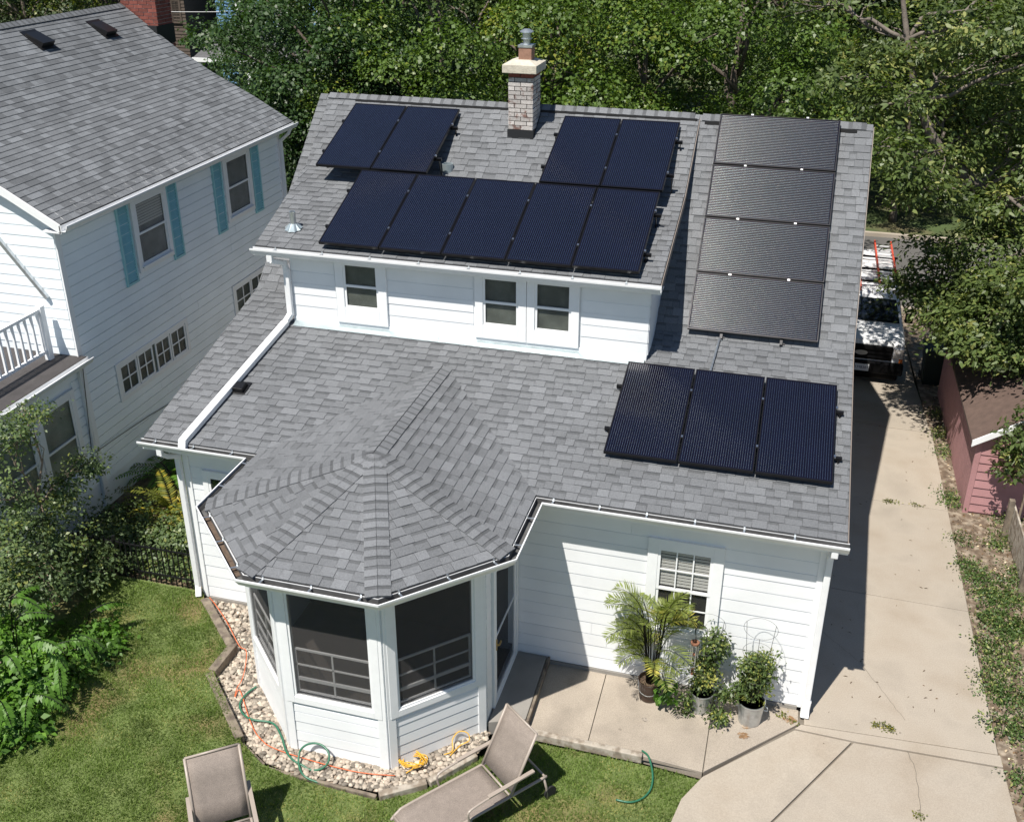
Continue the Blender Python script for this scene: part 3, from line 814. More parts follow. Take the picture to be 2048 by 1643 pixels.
sweep(dpath, [(-0.02, -0.03), (-0.02, -0.16), (0.008, -0.16), (0.008, -0.03)]).build('fascia', 'trim_white', H)
sweep(dpath, [(-0.30, -0.13), (-0.30, -0.145), (-0.021, -0.145), (-0.021, -0.13)]).build('soffit', 'trim_white', H)
brackets(*dpath, dgut, 0.8, 'galvanised', 0.4)
mbq = MB(); L0 = dpath[0]; mbq.add([L0+V((0.02, -0.022, -0.098)), dpath[1]+V((-0.02, -0.022, -0.098)), dpath[1]+V((-0.02, -0.09, -0.098)), L0+V((0.02, -0.09, -0.098))], [(0, 1, 2, 3)]); mbq.build('leaf_litter', 'mulch', dgut)
# downspouts
def spout(pts, w, parent, m='gutter_white', h=None, up=(0, 0, 1)):
    mb = MB(); P = [V(p) for p in pts]
    for a, b in zip(P[:-1], P[1:]):
        d = (b-a).normalized()*0.02
        mb.bar(a-d, b+d, w, h or w*0.75, up)
    return mb.build('downspout', m, parent, bevel=0.012)
spout([(-0.13, -0.055, 2.93), (-0.13, -0.055, 2.84), (-0.13, 0.06, 2.76), (-0.15, 0.23, 2.66), (-0.15, 0.23, 0.22)], 0.085, H)
spout([(-0.15, 0.23, 0.24), (-0.16, 0.22, 0.10), (-0.16, 0.16, 0.02)], 0.115, H)
spout([(-9.62, -0.055, 2.93), (-9.62, -0.055, 2.83), (-9.60, 0.05, 2.74), (-9.54, 0.23, 2.66), (-9.54, 0.235, 0.28), (-9.50, 0.15, 0.16)], 0.09, H)
spout([(-9.02, YED-0.06, ZED-0.11), (-9.02, YED-0.06, ZED-0.21), (-8.90, 2.86, ZED-0.30), (-8.87, 2.865, ZED-0.42), (-8.87, 2.865, 3.98), (-8.92, 2.74, 3.86)], 0.10, H)
spout([(-8.92, 2.74, 3.86), (-9.20, 0.10, 3.14), (-9.225, -0.02, 3.09), (-9.225, -0.055, 2.98)], 0.125, H, h=0.085)
# rear wall siding, trim, windows
RW = wallM((-9.5, 0.3, 0), (-0.17, 0.3, 0)); X = lambda x: x+9.5
ops = [(X(-2.48), X(-1.46), 0.92, 2.5), (X(-9.2), X(-8.5), 1.5, 2.46), (X(-7.72), X(-4.31), -1, 9)]
siding(RW, 0.10, 9.23, 0.08, 2.88, 0.2, H, 'white_paint', ops, t=0.013)
mb = MB(RW); mb.box((0, 0.0, 0.0), (0.10, 0.03, 2.9)); mb.build('corner_trim', 'trim_white', H)
mb = MB(RW); mb.box((9.23, 0.0, 0.0), (9.36, 0.03, 2.9)); mb.build('corner_trim', 'trim_white', H)
GW = wallM((-0.17, 0.3, 0), (-0.17, 12.9, 0))
siding(GW, 0.0, 12.6, 0.08, 2.9, 0.2, H, 'white_paint', (), t=0.018)
window(RW, X(-2.335), X(-1.60), 1.06, 2.35, H, casing=0.14, grid=(3, 2), mid=1.70, blinds=1.78, pane='pane')
window(RW, X(-9.10), X(-8.62), 1.62, 2.36, H, casing=0.09)
# dormer siding and windows
DWM = wallM((-8.83, 2.9256, 0), (-3.0, 2.9256, 0)); X = lambda x: x+8.83
dops = [(X(-8.06), X(-7.19), 3, 6), (X(-5.74), X(-4.03), 3, 6)]
siding(DWM, 0.0, 5.83, 3.93, 5.0, 0.2, H, 'white_paint', dops, t=0.013)
mb = MB(DWM); mb.box((0, 0, 3.84), (5.83, 0.026, 3.93)); mb.build('base_trim', 'trim_white', H)
window(DWM, X(-7.895), X(-7.305), 4.19, 4.95, H, casing=0.14, sillw=0.26, mid=4.57, sill=False, pane='pane', back='window_grey')
window(DWM, X(-5.575), X(-5.005), 4.15, 4.95, H, casing=0.125, sillw=0.22, mid=4.54, sill=False, pane='pane', back='window_grey')
window(DWM, X(-4.748), X(-4.178), 4.15, 4.95, H, casing=0.125, sillw=0.22, mid=4.54, sill=False, pane='pane', back='window_grey')
DS = wallM((-3.0, 2.9256, 0), (-3.0, 6.7, 0))
siding(DS, 0.0, 3.0, 3.93, 4.98, 0.2, H, 'white_paint', (), t=0.016)
mb = MB(); c = 1/math.hypot(1, S0)
for x0, x1 in ((-8.80, -6.3), (-6.3, -3.02)):
    zz = lambda y: ZE+S0*y+0.022
    mb = MB(); mb.prism([(x0, 2.77, zz(2.77)), (x0, 2.93, zz(2.93)), (x0, 2.93, zz(2.93)+0.03), (x0, 2.77, zz(2.77)+0.006)], (x1-x0-0.004, 0, 0)); mb.build('flashing', 'flashing', H)
# chimney
CH = MB(); cx0, cx1, cy0, cy1 = -6.055, -5.615, 6.04, 6.56
CH.box((cx0+0.012, cy0+0.012, 6.0), (cx1-0.012, cy1-0.012, 7.46)); CH = CH.build('chimney', 'mortar_dark', H)
bm = {}
def brick(w, d, h, m):
    k = (round(w, 3), round(d, 3), m)
    if k not in bm:
        q = MB(); q.box((-w/2, -d/2, -h/2), (w/2, d/2, h/2)); o = q.build('brick_proto', m, None); bm[k] = o.data; bpy.data.objects.remove(o)
    return bm[k]
def brickwork(x0, x1, y0, y1, z0, z1, bh, parent, m, mtop=None, seed=0, th=0.06, jt=0.012, nx=2, ny=2, top_courses=1):
    rnd = random.Random(seed); z = z0; r = 0; n = int((z1-z0)/bh)
    for r in range(n):
        zc = z0+(r+0.5)*bh; mm = mtop if (mtop and r >= n-top_courses) else m
        jj = 0.5 if r % 2 else 0.0
        for face in range(4):
            if face % 2 == 0:
                y = y0+th/2 if face == 0 else y1-th/2; L = x1-x0; k = nx
            else:
                x = x1-th/2 if face == 1 else x0+th/2; L = y1-y0; k = ny
            cuts = [0]+[(i+(0.5 if r % 2 else 0))/k*L for i in range(0 if r % 2 else 1, k)]+[L]
            cuts = sorted(set(round(c, 4) for c in cuts))
            for a, b in zip(cuts[:-1], cuts[1:]):
                w = b-a-jt
                if face % 2 == 1: a2, b2 = a, b; 
                off = rnd.uniform(-0.004, 0.004)
                if face % 2 == 0: inst('brick', brick(w, th, bh-jt, mm), Matrix.Translation((x0+(a+b)/2, y+(off if face == 0 else -off), zc)), parent)
                else: inst('brick', brick(th-0.002, min(w, L-2*th) if k == 1 else w-0.001, bh-jt, mm), Matrix.Translation((x+off, y0+(a+b)/2, zc)), parent)
brickwork(cx0, cx1, cy0, cy1, 6.36, 7.46, 0.0733, CH, 'brick', 'brick_red', seed=3)
mb = MB(); mb.box((cx0-0.012, cy0-0.014, 6.2), (cx1+0.012, cy1+0.012, 6.505)); mb.prism([(cx0-0.013, cy0-0.05, 6.33), (cx0-0.013, cy1, 6.70), (cx0-0.013, cy1, 6.1), (cx0-0.013, cy0-0.05, 6.1)], (cx1-cx0+0.026, 0, 0)); mb.build('flashing', 'tar', CH)
mb = MB(); a, b = 0.085, 0.075; c0, c1, d0, d1 = cx0-a, cx1+b, cy0-a, cy1+a
mb.box((c0, d0, 7.465), (c1, d1, 7.60))
mb.add([(c0, d0, 7.60), (c1, d0, 7.60), (c1, d1, 7.60), (c0, d1, 7.60), (c0+0.16, d0+0.16, 7.665), (c1-0.16, d0+0.16, 7.665), (c1-0.16, d1-0.16, 7.665), (c0+0.16, d1-0.16, 7.665)], [(0, 1, 5, 4), (1, 2, 6, 5), (2, 3, 7, 6), (3, 0, 4, 7), (4, 5, 6, 7)])
mb.build('cap', 'concrete_cap', CH, bevel=0.01)
fx, fy = -5.80, 6.30
mb = MB(); mb.box((fx-0.115, fy-0.115, 7.6), (fx+0.115, fy+0.115, 7.86)); mb.build('flue_tile', 'clay', CH, bevel=0.01)
mb = MB(); mb.box((fx-0.125, fy-0.125, 7.861), (fx+0.125, fy+0.125, 7.90)); mb.lathe((fx, fy, 0), [(0.06, 7.90), (0.06, 7.985), (0.095, 7.99), (0.095, 8.0), (0.072, 8.0), (0.072, 8.10), (0.12, 8.10), (0.118, 8.115), (0.05, 8.15), (0.005, 8.155)], 18)
mb.build('flue_cap', 'galvanised', CH, smooth=False)
# roof penetrations
def onplane(u, v, y0, z0, s):
    d = ray(u, v); t = (z0+s*(CAM.y-y0)-CAM.z)/(d.z-s*d.y); return CAM+d*t
p = ony(895, 327, 5.32); zt_ = p.z
mb = MB(); mb.lathe(V((p.x, p.y, 0)), [(0.10, ZDK-0.1), (0.10, zt_), (0.078, zt_), (0.078, zt_-0.2)], 20); mb.build('vent_pipe', 'flashing', droof, smooth=False)
p = V((-8.87, 3.235, ZED+S2*(3.235-YED)))
mb = MB(); mb.lathe(p, [(0.05, -0.05), (0.05, 0.30), (0.037, 0.30), (0.037, 0.1)], 16); vp = mb.build('vent_pipe', 'galvanised', droof)
mb = MB(); n = 9; ring = []
for i in range(n*2):
    t = math.pi*2*i/(n*2); r = 0.155 if i % 2 else 0.13
    q = p+V((r*math.cos(t), r*math.sin(t)*0.9, 0)); q.z = ZED+S2*(q.y-YED)+0.024; ring.append(q)
top = [p+V((0.055*math.cos(math.pi*i/n), 0.055*math.sin(math.pi*i/n), 0.105)) for i in range(n*2)]
mb.add(ring+top, [(i, (i+1) % (2*n), 2*n+(i+1) % (2*n), 2*n+i) for i in range(2*n)]); mb.build('flashing_cone', 'flashing', vp)
p = onplane(482, 778, 0, ZE, S0)
nn = V((0, -S0, 1)).normalized()
def boxvent(name, c, s, w, l, h, parent, nx=V((1, 0, 0))):
    b = V((0, 1, s)).normalized() if nx.x else None
    n = nx.cross(b).normalized(); M = Matrix(((nx.x, b.x, n.x, c.x), (nx.y, b.y, n.y, c.y), (nx.z, b.z, n.z, c.z), (0, 0, 0, 1)))
    mb = MB(M); mb.box((-w*0.7, -l*0.62, 0.012), (w*0.7, l*0.75, 0.024))
    mb.add([(-w/2, -l/2, 0.02), (w/2, -l/2, 0.02), (w/2, l/2, 0.02), (-w/2, l/2, 0.02), (-w/2, -l/2, h), (w/2, -l/2, h), (w/2*0.9, l/2*0.6, h), (-w/2*0.9, l/2*0.6, h)], [(0, 1, 5, 4), (1, 2, 6, 5), (2, 3, 7, 6), (3, 0, 4, 7), (4, 5, 6, 7)])
    return mb.build(name, 'black_metal', parent, bevel=0.008)
boxvent('roof_vent', p, S0, 0.17, 0.20, 0.10, roof)

# sunroom walls
b2 = SB-0.4645; t2 = b2*T22
WC = [(SX-b2, 0.3), (SX-b2, YC-t2), (SX-t2, YC-b2), (SX+t2, YC-b2), (SX+b2, YC-t2), (SX+b2, 0.3)]
def slot(M, L, par, x0, x1, z0, z1, zs):
    mb = MB(M)
    mb.box((0, -0.09, -0.2), (L, 0, z0)); mb.box((0, -0.09, z1), (L, 0, 2.93)); mb.box((0, -0.09, z0), (x0, 0, z1)); mb.box((x1, -0.09, z0), (L, 0, z1))
    return mb.build('sunroom_wall', 'white_paint', par)
def sunwin(M, x0, x1, z0, z1, par):
    f = MB(M); frame_boxes(f, x0-0.11, x1+0.11, z0-0.10, z1+0.12, 0.11, 0.001, 0.035, 0.10); w = f.build('window', 'trim_white', par, bevel=0.004)
    f = MB(M); frame_boxes(f, x0, x1, z0, z1, 0.03, -0.012, 0.02); f.build('screen_frame', 'trim_white', w)
    f = MB(M); f.box((x0+0.03, 0.002, z0+0.03), (x1-0.03, 0.005, z1-0.03)); f.build('screen', 'screen', w)
    f = MB(M); zt = z0+0.75; frame_boxes(f, x0+0.03, x1-0.03, z0+0.05, zt, 0.028, -0.05, -0.03); f.box(((x0+x1)/2-0.012, -0.05, z0+0.075), ((x0+x1)/2+0.012, -0.03, zt-0.028))
    f.box((x0+0.03, -0.052, z0+0.24), (x1-0.03, -0.028, z0+0.29)); f.box((x0+0.03, -0.05, z0+0.48), (x1-0.03, -0.03, z0+0.50)); f.build('slider_frame', 'alu_grey', w)
    f = MB(M); f.box((x0+0.055, -0.042, z0+0.08), (x1-0.055, -0.039, zt-0.03)); f.build('pane', 'pane_thin', w)
glassmat('pane_thin', (0.05, 0.05, 0.05), 0.25, 0.05, 0.5)
for i in range(5):
    p, q = WC[i], WC[i+1]; M = wallM((*p, 0), (*q, 0)); L = (V((*q, 0))-V((*p, 0))).length
    if i == 0:
        mb = MB(M); mb.box((0, -0.09, -0.2), (L, 0, 2.93)); mb.build('sunroom_wall', 'white_paint', H); siding(M, 0, L, 0.02, 2.9, 0.17, H, 'white_paint')
    elif i < 4:
        x0, x1 = 0.15, L-0.16
        slot(M, L, H, x0, x1, 0.93, 2.68, 0)
        siding(M, 0.06, L-0.06, 0.02, 0.80, 0.165, H, 'white_paint', t=0.013)
        sunwin(M, x0, x1, 0.95, 2.67, H)
        for a in (0.06, L-0.06):
            mb = MB(M); mb.box((a-0.055, 0.0, 0.0), (a+0.045 if a < L/2 else a+0.055, 0.028, 2.92)); mb.build('corner_trim', 'trim_white', H)
    else:
        slot(M, L, H, 0.36, 1.43, 0.16, 2.38, 0)
        siding(M, 0.05, 0.26, 0.02, 2.8, 0.165, H, 'white_paint')
        f = MB(M); frame_boxes(f, 0.28, 1.51, 0.13, 2.46, 0.08, 0.0, 0.045, 0.03); d = f.build('door', 'trim_white', H, bevel=0.004)
        f = MB(M); frame_boxes(f, 0.37, 1.42, 0.17, 2.37, 0.075, 0.002, 0.03); f.build('door_leaf', 'trim_white', d)
        f = MB(M); f.box((0.445, 0.012, 0.245), (1.345, 0.018, 2.295)); f.build('pane', 'pane', d)
        f = MB(M); f.bar((0.445, 0.02, 1.25), (1.345, 0.02, 1.25), 0.02, 0.02); f.build('mullion', 'trim_white', d)
        f = MB(M); f.box((0.395, 0.03, 1.05), (0.425, 0.045, 1.22)); f.bar((0.41, 0.075, 1.14), (0.50, 0.075, 1.14), 0.02, 0.02); f.bar((0.41, 0.03, 1.14), (0.41, 0.075, 1.14), 0.02, 0.02); f.build('handle', 'brass', d)
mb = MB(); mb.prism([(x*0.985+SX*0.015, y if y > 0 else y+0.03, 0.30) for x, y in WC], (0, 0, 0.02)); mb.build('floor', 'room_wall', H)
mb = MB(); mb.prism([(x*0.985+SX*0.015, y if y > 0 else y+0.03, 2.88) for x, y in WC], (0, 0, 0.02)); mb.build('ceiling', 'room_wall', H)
mb = MB(); mb.box((WC[0][0]+0.1, 0.275, 0.32), (WC[5][0]-0.1, 0.297, 2.88)); mb.build('dim_panel', 'room_wall', H)  # dark panel added over the white house wall to keep the sunroom dim

# ------------------------------------------------------------------ solar panels
PW, PL = 0.992, 1.956
def meshof(mb, m, **k):
    o = mb.build('proto', m, None, **k); me = o.data; bpy.data.objects.remove(o); return me
q = MB(); fw = 0.014
q.box((0, 0, -0.04), (fw, PL, 0.004)); q.box((PW-fw, 0, -0.04), (PW, PL, 0.004)); q.box((fw, 0, -0.04), (PW-fw, fw, 0.004)); q.box((fw, PL-fw, -0.04), (PW-fw, PL, 0.004))
ME_FRAME = meshof(q, 'panel_frame')
q = MB(); q.box((fw, fw, -0.012), (PW-fw, PL-fw, 0.0)); ME_CELL = meshof(q, 'solar_cells')
def wires(r, m):
    q = MB()
    for c in range(6):
        for k in range(5):
            x = 0.022+0.158*c+0.0316*(k+0.5)
            n = 5; pts = []
            for y in (0.03, PL-0.03):
                for j in range(n): t = math.pi*j/(n-1); pts.append((x+r*math.cos(t), y, r*math.sin(t)+0.0002))
            q.add(pts, [(j, j+1, n+j+1, n+j) for j in range(n-1)])
    return meshof(q, m, smooth=True)
ME_WIRE = wires(0.0030, 'busbar'); 
q = MB(); q.box((-0.004, -0.02, -0.02), (0.022, 0.02, 0.012)); ME_CLAMP = meshof(q, 'silver')
def panel(label, O, ax, ay, group, clamps=(0.25, 0.75), last=False):
    ax, ay = V(ax).normalized(), V(ay).normalized(); n = ax.cross(ay)
    r = thing('solar_panel', label, 'solar panel', (0, 0, 0), group)
    r.matrix_world = Matrix(((ax.x, ay.x, n.x, O.x), (ax.y, ay.y, n.y, O.y), (ax.z, ay.z, n.z, O.z), (0, 0, 0, 1)))
    for nm, me in (('frame', ME_FRAME), ('cell_sheet', ME_CELL), ('busbars', ME_WIRE)):
        o = bpy.data.objects.new(nm, me); col.objects.link(o); o.parent = r
        if nm == 'busbars': stuff(o)
    for c in clamps:
        o = bpy.data.objects.new('clamp', ME_CLAMP); col.objects.link(o); o.parent = r; o.location = (PW, PL*c, 0)
    return r
def rail(label, a, b, n, feet, group, drop=0.11):
    a, b, n = V(a), V(b), V(n); mb = MB(); mb.bar(a, b, 0.04, 0.05, n)
    ro = tag(mb.build('mounting_rail', 'panel_frame'), label, 'mounting rail', group)
    for f in feet:
        c = a.lerp(b, f); mb = MB(); d = (b-a).normalized()
        s = d.cross(n)
        mb.bar(c-n*0.02+s*0.03, c-n*drop+s*0.03, 0.05, 0.012, d); mb.bar(c-n*drop+s*0.03, c-n*drop-s*0.05, 0.05, 0.012, n); mb.build('foot', 'panel_frame', ro)
XA = V((1, 0, 0))
U0 = V((0, 1, S0)).normalized(); U1 = V((0, 1, S1)).normalized(); UP = V((0, 1, 0.3792)).normalized()
N0, N1, NP = XA.cross(U0), XA.cross(U1), XA.cross(UP)
# lower three
lab3 = ['dark blue solar panel of the three above the patio wall, beside the dormer corner', 'dark blue solar panel in the middle of the three above the patio wall', 'dark blue solar panel of the three above the patio wall, beside the driveway edge']
o3 = V((0, 0, ZE))+U0*0.8593+N0*0.13
for i in range(3): panel(lab3[i], o3+XA*(-3.234+1.012*i), XA, U0, 'solar panels on the roof', last=(i == 2))
for t, wh in ((0.27, 'gutter'), (0.74, 'dormer')):
    c = o3+U0*(PL*t)-N0*0.068
    rail('black mounting rail on the %s side beneath the three panels above the patio' % wh, c+XA*(-3.32), c+XA*(-0.11), N0, (0.02, 0.35, 0.66, 0.985), 'rails under the three lower panels', drop=0.055)
# landscape four on the steep slope
labl = ['landscape solar panel lowest in the striped stack of four, above the grey conduit', 'landscape solar panel second from the conduit in the striped stack of four', 'landscape solar panel third from the conduit in the striped stack of four', 'landscape solar panel at the roof ridge, topmost of the striped stack of four']
ol = V((0, YK, ZK))+U1*0.028+N1*0.139
for i in range(4): panel(labl[i], ol+XA*(-2.4901+1.9684-0.006)+U1*(1.0206*i), U1, -XA, 'solar panels on the roof', clamps=(0.27, 0.73))
for k, t in enumerate((0.73, 0.27)):
    c = ol+XA*(-2.49+1.96*(1-t))-N1*0.068
    rail('black rail up the slope beneath the striped stack, on its %s side' % ('dormer', 'driveway')[k], c-U1*0.09, c+U1*4.06, N1, (0.01, 0.3, 0.6, 0.9), 'rails under the striped stack', drop=0.065)
c = ol+XA*(-2.49+1.96*0.27)-N1*0.09
mb = MB(); zr_ = lambda y: ZE+S0*y+0.05
mb.tube([c-U1*0.0, c-U1*0.12, V((c.x-0.02, YK-0.10, zr_(YK-0.10))), V((c.x-0.07, 2.72, zr_(2.72)))], 0.018, 8)
tag(mb.build('conduit', 'galvanised'), 'thin grey metal conduit joining the striped panels to the three lower panels', 'conduit')
# dormer array
od = V((0, YED, 5.3069))
labd = ['dark solar panel at the pipe flashing end of the five along the dormer gutter', 'dark solar panel second from the pipe flashing end of the dormer gutter row', 'dark solar panel in the middle of the row of five along the dormer gutter', 'dark solar panel second from the driveway end of the dormer gutter row', 'dark solar panel at the driveway end of the row of five along the dormer gutter']
for i in range(5): panel(labd[i], od+UP*0.0157+XA*(-8.1952+1.01*i), XA, UP, 'solar panels on the roof')
for i, l in enumerate(('dark solar panel of the ridge pair at the roof end facing the neighbouring house', 'dark solar panel of the ridge pair on the short vent pipe side of the chimney')):
    panel(l, od+UP*2.03+XA*(-9.0663+1.01*i), XA, UP, 'solar panels on the roof')
for i, l in enumerate(('dark solar panel of the ridge pair near the brick chimney, touching its shadow side', 'dark solar panel of the ridge pair at the dormer edge beside the striped stack')):
    panel(l, od+UP*2.018+XA*(-5.1322+1.01*i), XA, UP, 'solar panels on the roof')
for s, x0, x1, lb in ((0.50, -8.28, -3.06, 'black rail beneath the row of five dormer panels'), (1.46, -8.28, -3.06, 'black rail beneath the row of five dormer panels'), (2.52, -9.15, -6.96, 'black rail beneath the ridge pair at the roof end'), (3.48, -9.15, -6.96, 'black rail beneath the ridge pair at the roof end'), (2.52, -5.22, -3.02, 'black rail beneath the ridge pair beside the chimney'), (3.48, -5.22, -3.02, 'black rail beneath the ridge pair beside the chimney')):
    c = od+UP*s-NP*0.068
    y = c.y; zr2 = (ZED+S2*(y-YED)) if y < YDK else ZDK+S3*(y-YDK)
    rail(lb+(' nearer the gutter' if s in (0.50, 2.52) else ' nearer the ridge'), c+XA*x0, c+XA*x1, NP, (0.015, 0.5, 0.985), lb.replace('black rail', 'rails'), drop=max(0.06, c.z-zr2-0.01))

# ------------------------------------------------------------------ neighbouring house
random.seed(11)
NH = thing('neighbour_house', 'two-storey white house with teal shutters and a curved grey roof', 'house', (-16.3, 6, 0))
NX = -12.6
prof = [(-12.30, 5.46), (-13.2, 5.97), (-14.2, 6.46), (-15.0, 6.93), (-15.6, 7.35), (-16.3, 7.86)]
NY0, NY1 = 2.0, 10.15
rp = prof+[(-20.3, 5.46)]
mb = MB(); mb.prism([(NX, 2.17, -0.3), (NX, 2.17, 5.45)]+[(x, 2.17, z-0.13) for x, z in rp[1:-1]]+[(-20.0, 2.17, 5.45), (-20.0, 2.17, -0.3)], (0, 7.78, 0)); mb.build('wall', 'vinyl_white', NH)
ring = rp+[(x, z-0.10) for x, z in rp[::-1]]
mb = MB(); mb.prism([(x, NY0, z) for x, z in ring], (0, NY1-NY0, 0)); nroof = mb.build('roof', 'deck', NH)
NF = Field(0.127, 'tab')
for i in range(len(prof)-1):
    (x0, z0), (x1, z1) = prof[i], prof[i+1]
    NF.facet([(x0, NY0, z0), (x0, NY1, z0), (x1, NY1, z1), (x1, NY0, z1)], 40+i)
NF.finish(nroof, 290, 'shingle_old', lambda c: c.x < -15.5 and c.y < 5.5)
w1 = V((1, 0, -0.73)).normalized(); w2 = V((-1, 0, -0.6)).normalized()
caps((-16.3, NY0, 7.87), (-16.3, NY1, 7.87), w1, w2, nroof, m='shingle_old', e=0.15, seed=9, wid=0.14)
NM = wallM((NX, 2.17, 0), (NX, 9.95, 0)); X = lambda y: y-2.17
nops = [(X(4.15), X(5.32), 3.85, 5.3), (X(7.40), X(8.55), 3.85, 5.3), (X(3.02), X(5.42), 1.72, 2.52), (X(7.22), X(9.5), 1.66, 2.50)]
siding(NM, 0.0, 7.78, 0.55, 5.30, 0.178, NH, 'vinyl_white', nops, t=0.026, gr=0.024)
mb = MB(NM); mb.box((0, 0, 5.28), (7.78, 0.03, 5.44)); mb.build('frieze', 'trim_white', NH)
mb = MB(NM); mb.box((-0.02, 0, 0.3), (0.09, 0.03, 5.3)); mb.build('corner_trim', 'trim_white', NH)
mb = MB(NM); mb.box((7.68, 0, 0.3), (7.80, 0.03, 5.3)); mb.build('corner_trim', 'trim_white', NH)
for y0, y1, b in ((4.29, 5.19, 4.7), (7.52, 8.42, None)):
    window(NM, X(y0), X(y1), 3.98, 5.15, NH, casing=0.12, blinds=b, pane='pane', back='grey_backing')  # pale backing stands for greyish reflections in these panes
def shutter(y0, y1):
    f = MB(NM); frame_boxes(f, X(y0), X(y1), 3.74, 5.30, 0.045, 0.018, 0.055); sh = f.build('shutter', 'teal', NH)
    k = 24
    for i in range(k):
        z = 3.80+(5.24-3.80)*i/k; f = MB(NM)
        f.add([(X(y0)+0.045, 0.020, z+0.044), (X(y1)-0.045, 0.020, z+0.044), (X(y1)-0.045, 0.052, z), (X(y0)+0.045, 0.052, z), (X(y0)+0.045, 0.020, z-0.004), (X(y1)-0.045, 0.020, z-0.004)], [(3, 2, 1, 0), (2, 3, 4, 5)])
        f.build('louvre', 'teal', sh)
for a, b in ((3.74, 4.10), (5.30, 5.66), (6.97, 7.33), (8.56, 8.92)): shutter(a, b)
def ribbon(y0, y1, z0, z1, n):
    f = MB(NM); frame_boxes(f, X(y0)-0.09, X(y1)+0.09, z0-0.09, z1+0.09, 0.09, 0.0, 0.04); w = f.build('window', 'trim_white', NH)
    f = MB(NM); f.box((X(y0), 0.0, z0), (X(y1), 0.003, z1)); f.build('backing', 'window_grey', w)
    W_ = (y1-y0)/n
    for i in range(n):
        a, b = X(y0)+W_*i+0.012, X(y0)+W_*(i+1)-0.012
        if n == 4 and i == 1: b -= 0.035
        if n == 4 and i == 2: a += 0.035
        f = MB(NM); frame_boxes(f, a, b, z0, z1, 0.04, 0.012, 0.032); f.build('sash', 'trim_white', w)
        f = MB(NM); f.box((a+0.04, 0.015, z0+0.04), (b-0.04, 0.018, z1-0.04)); f.build('pane', 'pane', w)
        f = MB(NM); c = (a+b)/2; f.box((c-0.013, 0.019, z0+0.04), (c+0.013, 0.027, z1-0.04)); f.build('muntin', 'trim_white', w)
        f = MB(NM); c = (z0+z1)/2; f.box((a+0.04, 0.0195, c-0.013), (b-0.04, 0.0275, c+0.013)); f.build('muntin', 'trim_white', w)
ribbon(3.12, 5.32, 1.84, 2.42, 4); ribbon(7.32, 9.4, 1.78, 2.40, 3)
FM = wallM((-20.0, 2.17, 0), (NX, 2.17, 0))
def ntop(z):
    if z <= 5.40: return 7.4
    for (x0, z0), (x1, z1) in zip(prof[:-1], prof[1:]):
        if z0-0.13 <= z <= z1-0.13: return 20.0+x0+(x1-x0)*(z-z0+0.13)/(z1-z0)
    return 3.7
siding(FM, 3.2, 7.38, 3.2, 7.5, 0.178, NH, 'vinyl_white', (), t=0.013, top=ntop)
for (x0, z0), (x1, z1) in zip(prof[:-1], prof[1:]):
    mb = MB(); mb.bar((x0, NY0-0.012, z0-0.075), (x1, NY0-0.012, z1-0.075), 0.02, 0.14, (0, -1, 0)) if False else mb.prism([(x0, NY0-0.02, z0-0.004), (x1, NY0-0.02, z1-0.004), (x1, NY0-0.02, z1-0.16), (x0, NY0-0.02, z0-0.16)], (0, 0.018, 0)); mb.build('rake_trim', 'trim_white', nroof)
gp_ = [V((-12.30, NY0-0.02, 5.46)), V((-12.30, NY1+0.03, 5.46))]
ngut = sweep(gp_, GPR).build('gutter', 'gutter_white', NH)
sweep(gp_, [(-0.35, -0.13), (-0.35, -0.15), (0.008, -0.15), (0.008, -0.02), (-0.02, -0.02), (-0.02, -0.13)]).build('soffit', 'trim_white', NH)
spout([(-12.24, 9.90, 5.36), (-12.30, 9.90, 5.24), (-12.53, 9.93, 5.05), (-12.53, 9.93, 0.3)], 0.08, NH)
# heat cable zig-zag along the eave
mb = MB(); pts = []; y = NY0+0.15; k = 0
while y < NY1-0.1:
    up_ = k % 2; x = -12.34-(0.24 if up_ else 0.0); z = 5.46+(0.24*0.567 if up_ else 0)+0.03
    pts.append((x, y, z)); y += 0.42 if up_ else 0.05; k += 1
mb.tube(pts, 0.0035, 4); mb.build('heat_cable', 'cable_grey', nroof)
def nplane(u, v):
    d = ray(u, v); (x0, z0), (x1, z1) = prof[3], prof[5]; s = (z1-z0)/(x1-x0)
    t = (z0+s*(CAM.x-x0)-CAM.z)/(d.z-s*d.x); return CAM+d*t, s
for u, v in ((78, 82), (206, 60)):
    c, s = nplane(u, v); b = V((-1, 0, -s)).normalized(); a = V((0, 1, 0)); n = a.cross(b); n = n if n.z > 0 else -n
    M = Matrix(((a.x, b.x, n.x, c.x), (a.y, b.y, n.y, c.y), (a.z, b.z, n.z, c.z), (0, 0, 0, 1)))
    mb = MB(M); mb.box((-0.22, -0.26, 0.01), (0.22, 0.30, 0.024)); mb.add([(-0.18, -0.2, 0.02), (0.18, -0.2, 0.02), (0.18, 0.2, 0.02), (-0.18, 0.2, 0.02), (-0.18, -0.2, 0.13), (0.18, -0.2, 0.13), (0.17, 0.2, 0.06), (-0.17, 0.2, 0.06)], [(0, 1, 5, 4), (1, 2, 6, 5), (2, 3, 7, 6), (3, 0, 4, 7), (4, 5, 6, 7)])
    mb.build('roof_vent', 'black_metal', nroof)
CN = MB(); nx0, nx1, ny0, ny1 = -16.35, -15.45, 10.18, 10.78
CN.box((nx0+0.012, ny0+0.012, 4.0), (nx1-0.012, ny1-0.012, 9.3)); CN = CN.build('chimney', 'mortar', NH)
brickwork(nx0, nx1, ny0, ny1, 6.9, 9.3, 0.08, CN, 'brick_red', None, seed=8, nx=4, ny=3)
mb = MB(); mb.box((nx0-0.012, ny0-0.10, 7.0), (nx1+0.012, ny1+0.01, 7.42)); mb.build('flashing', 'tar', CN)
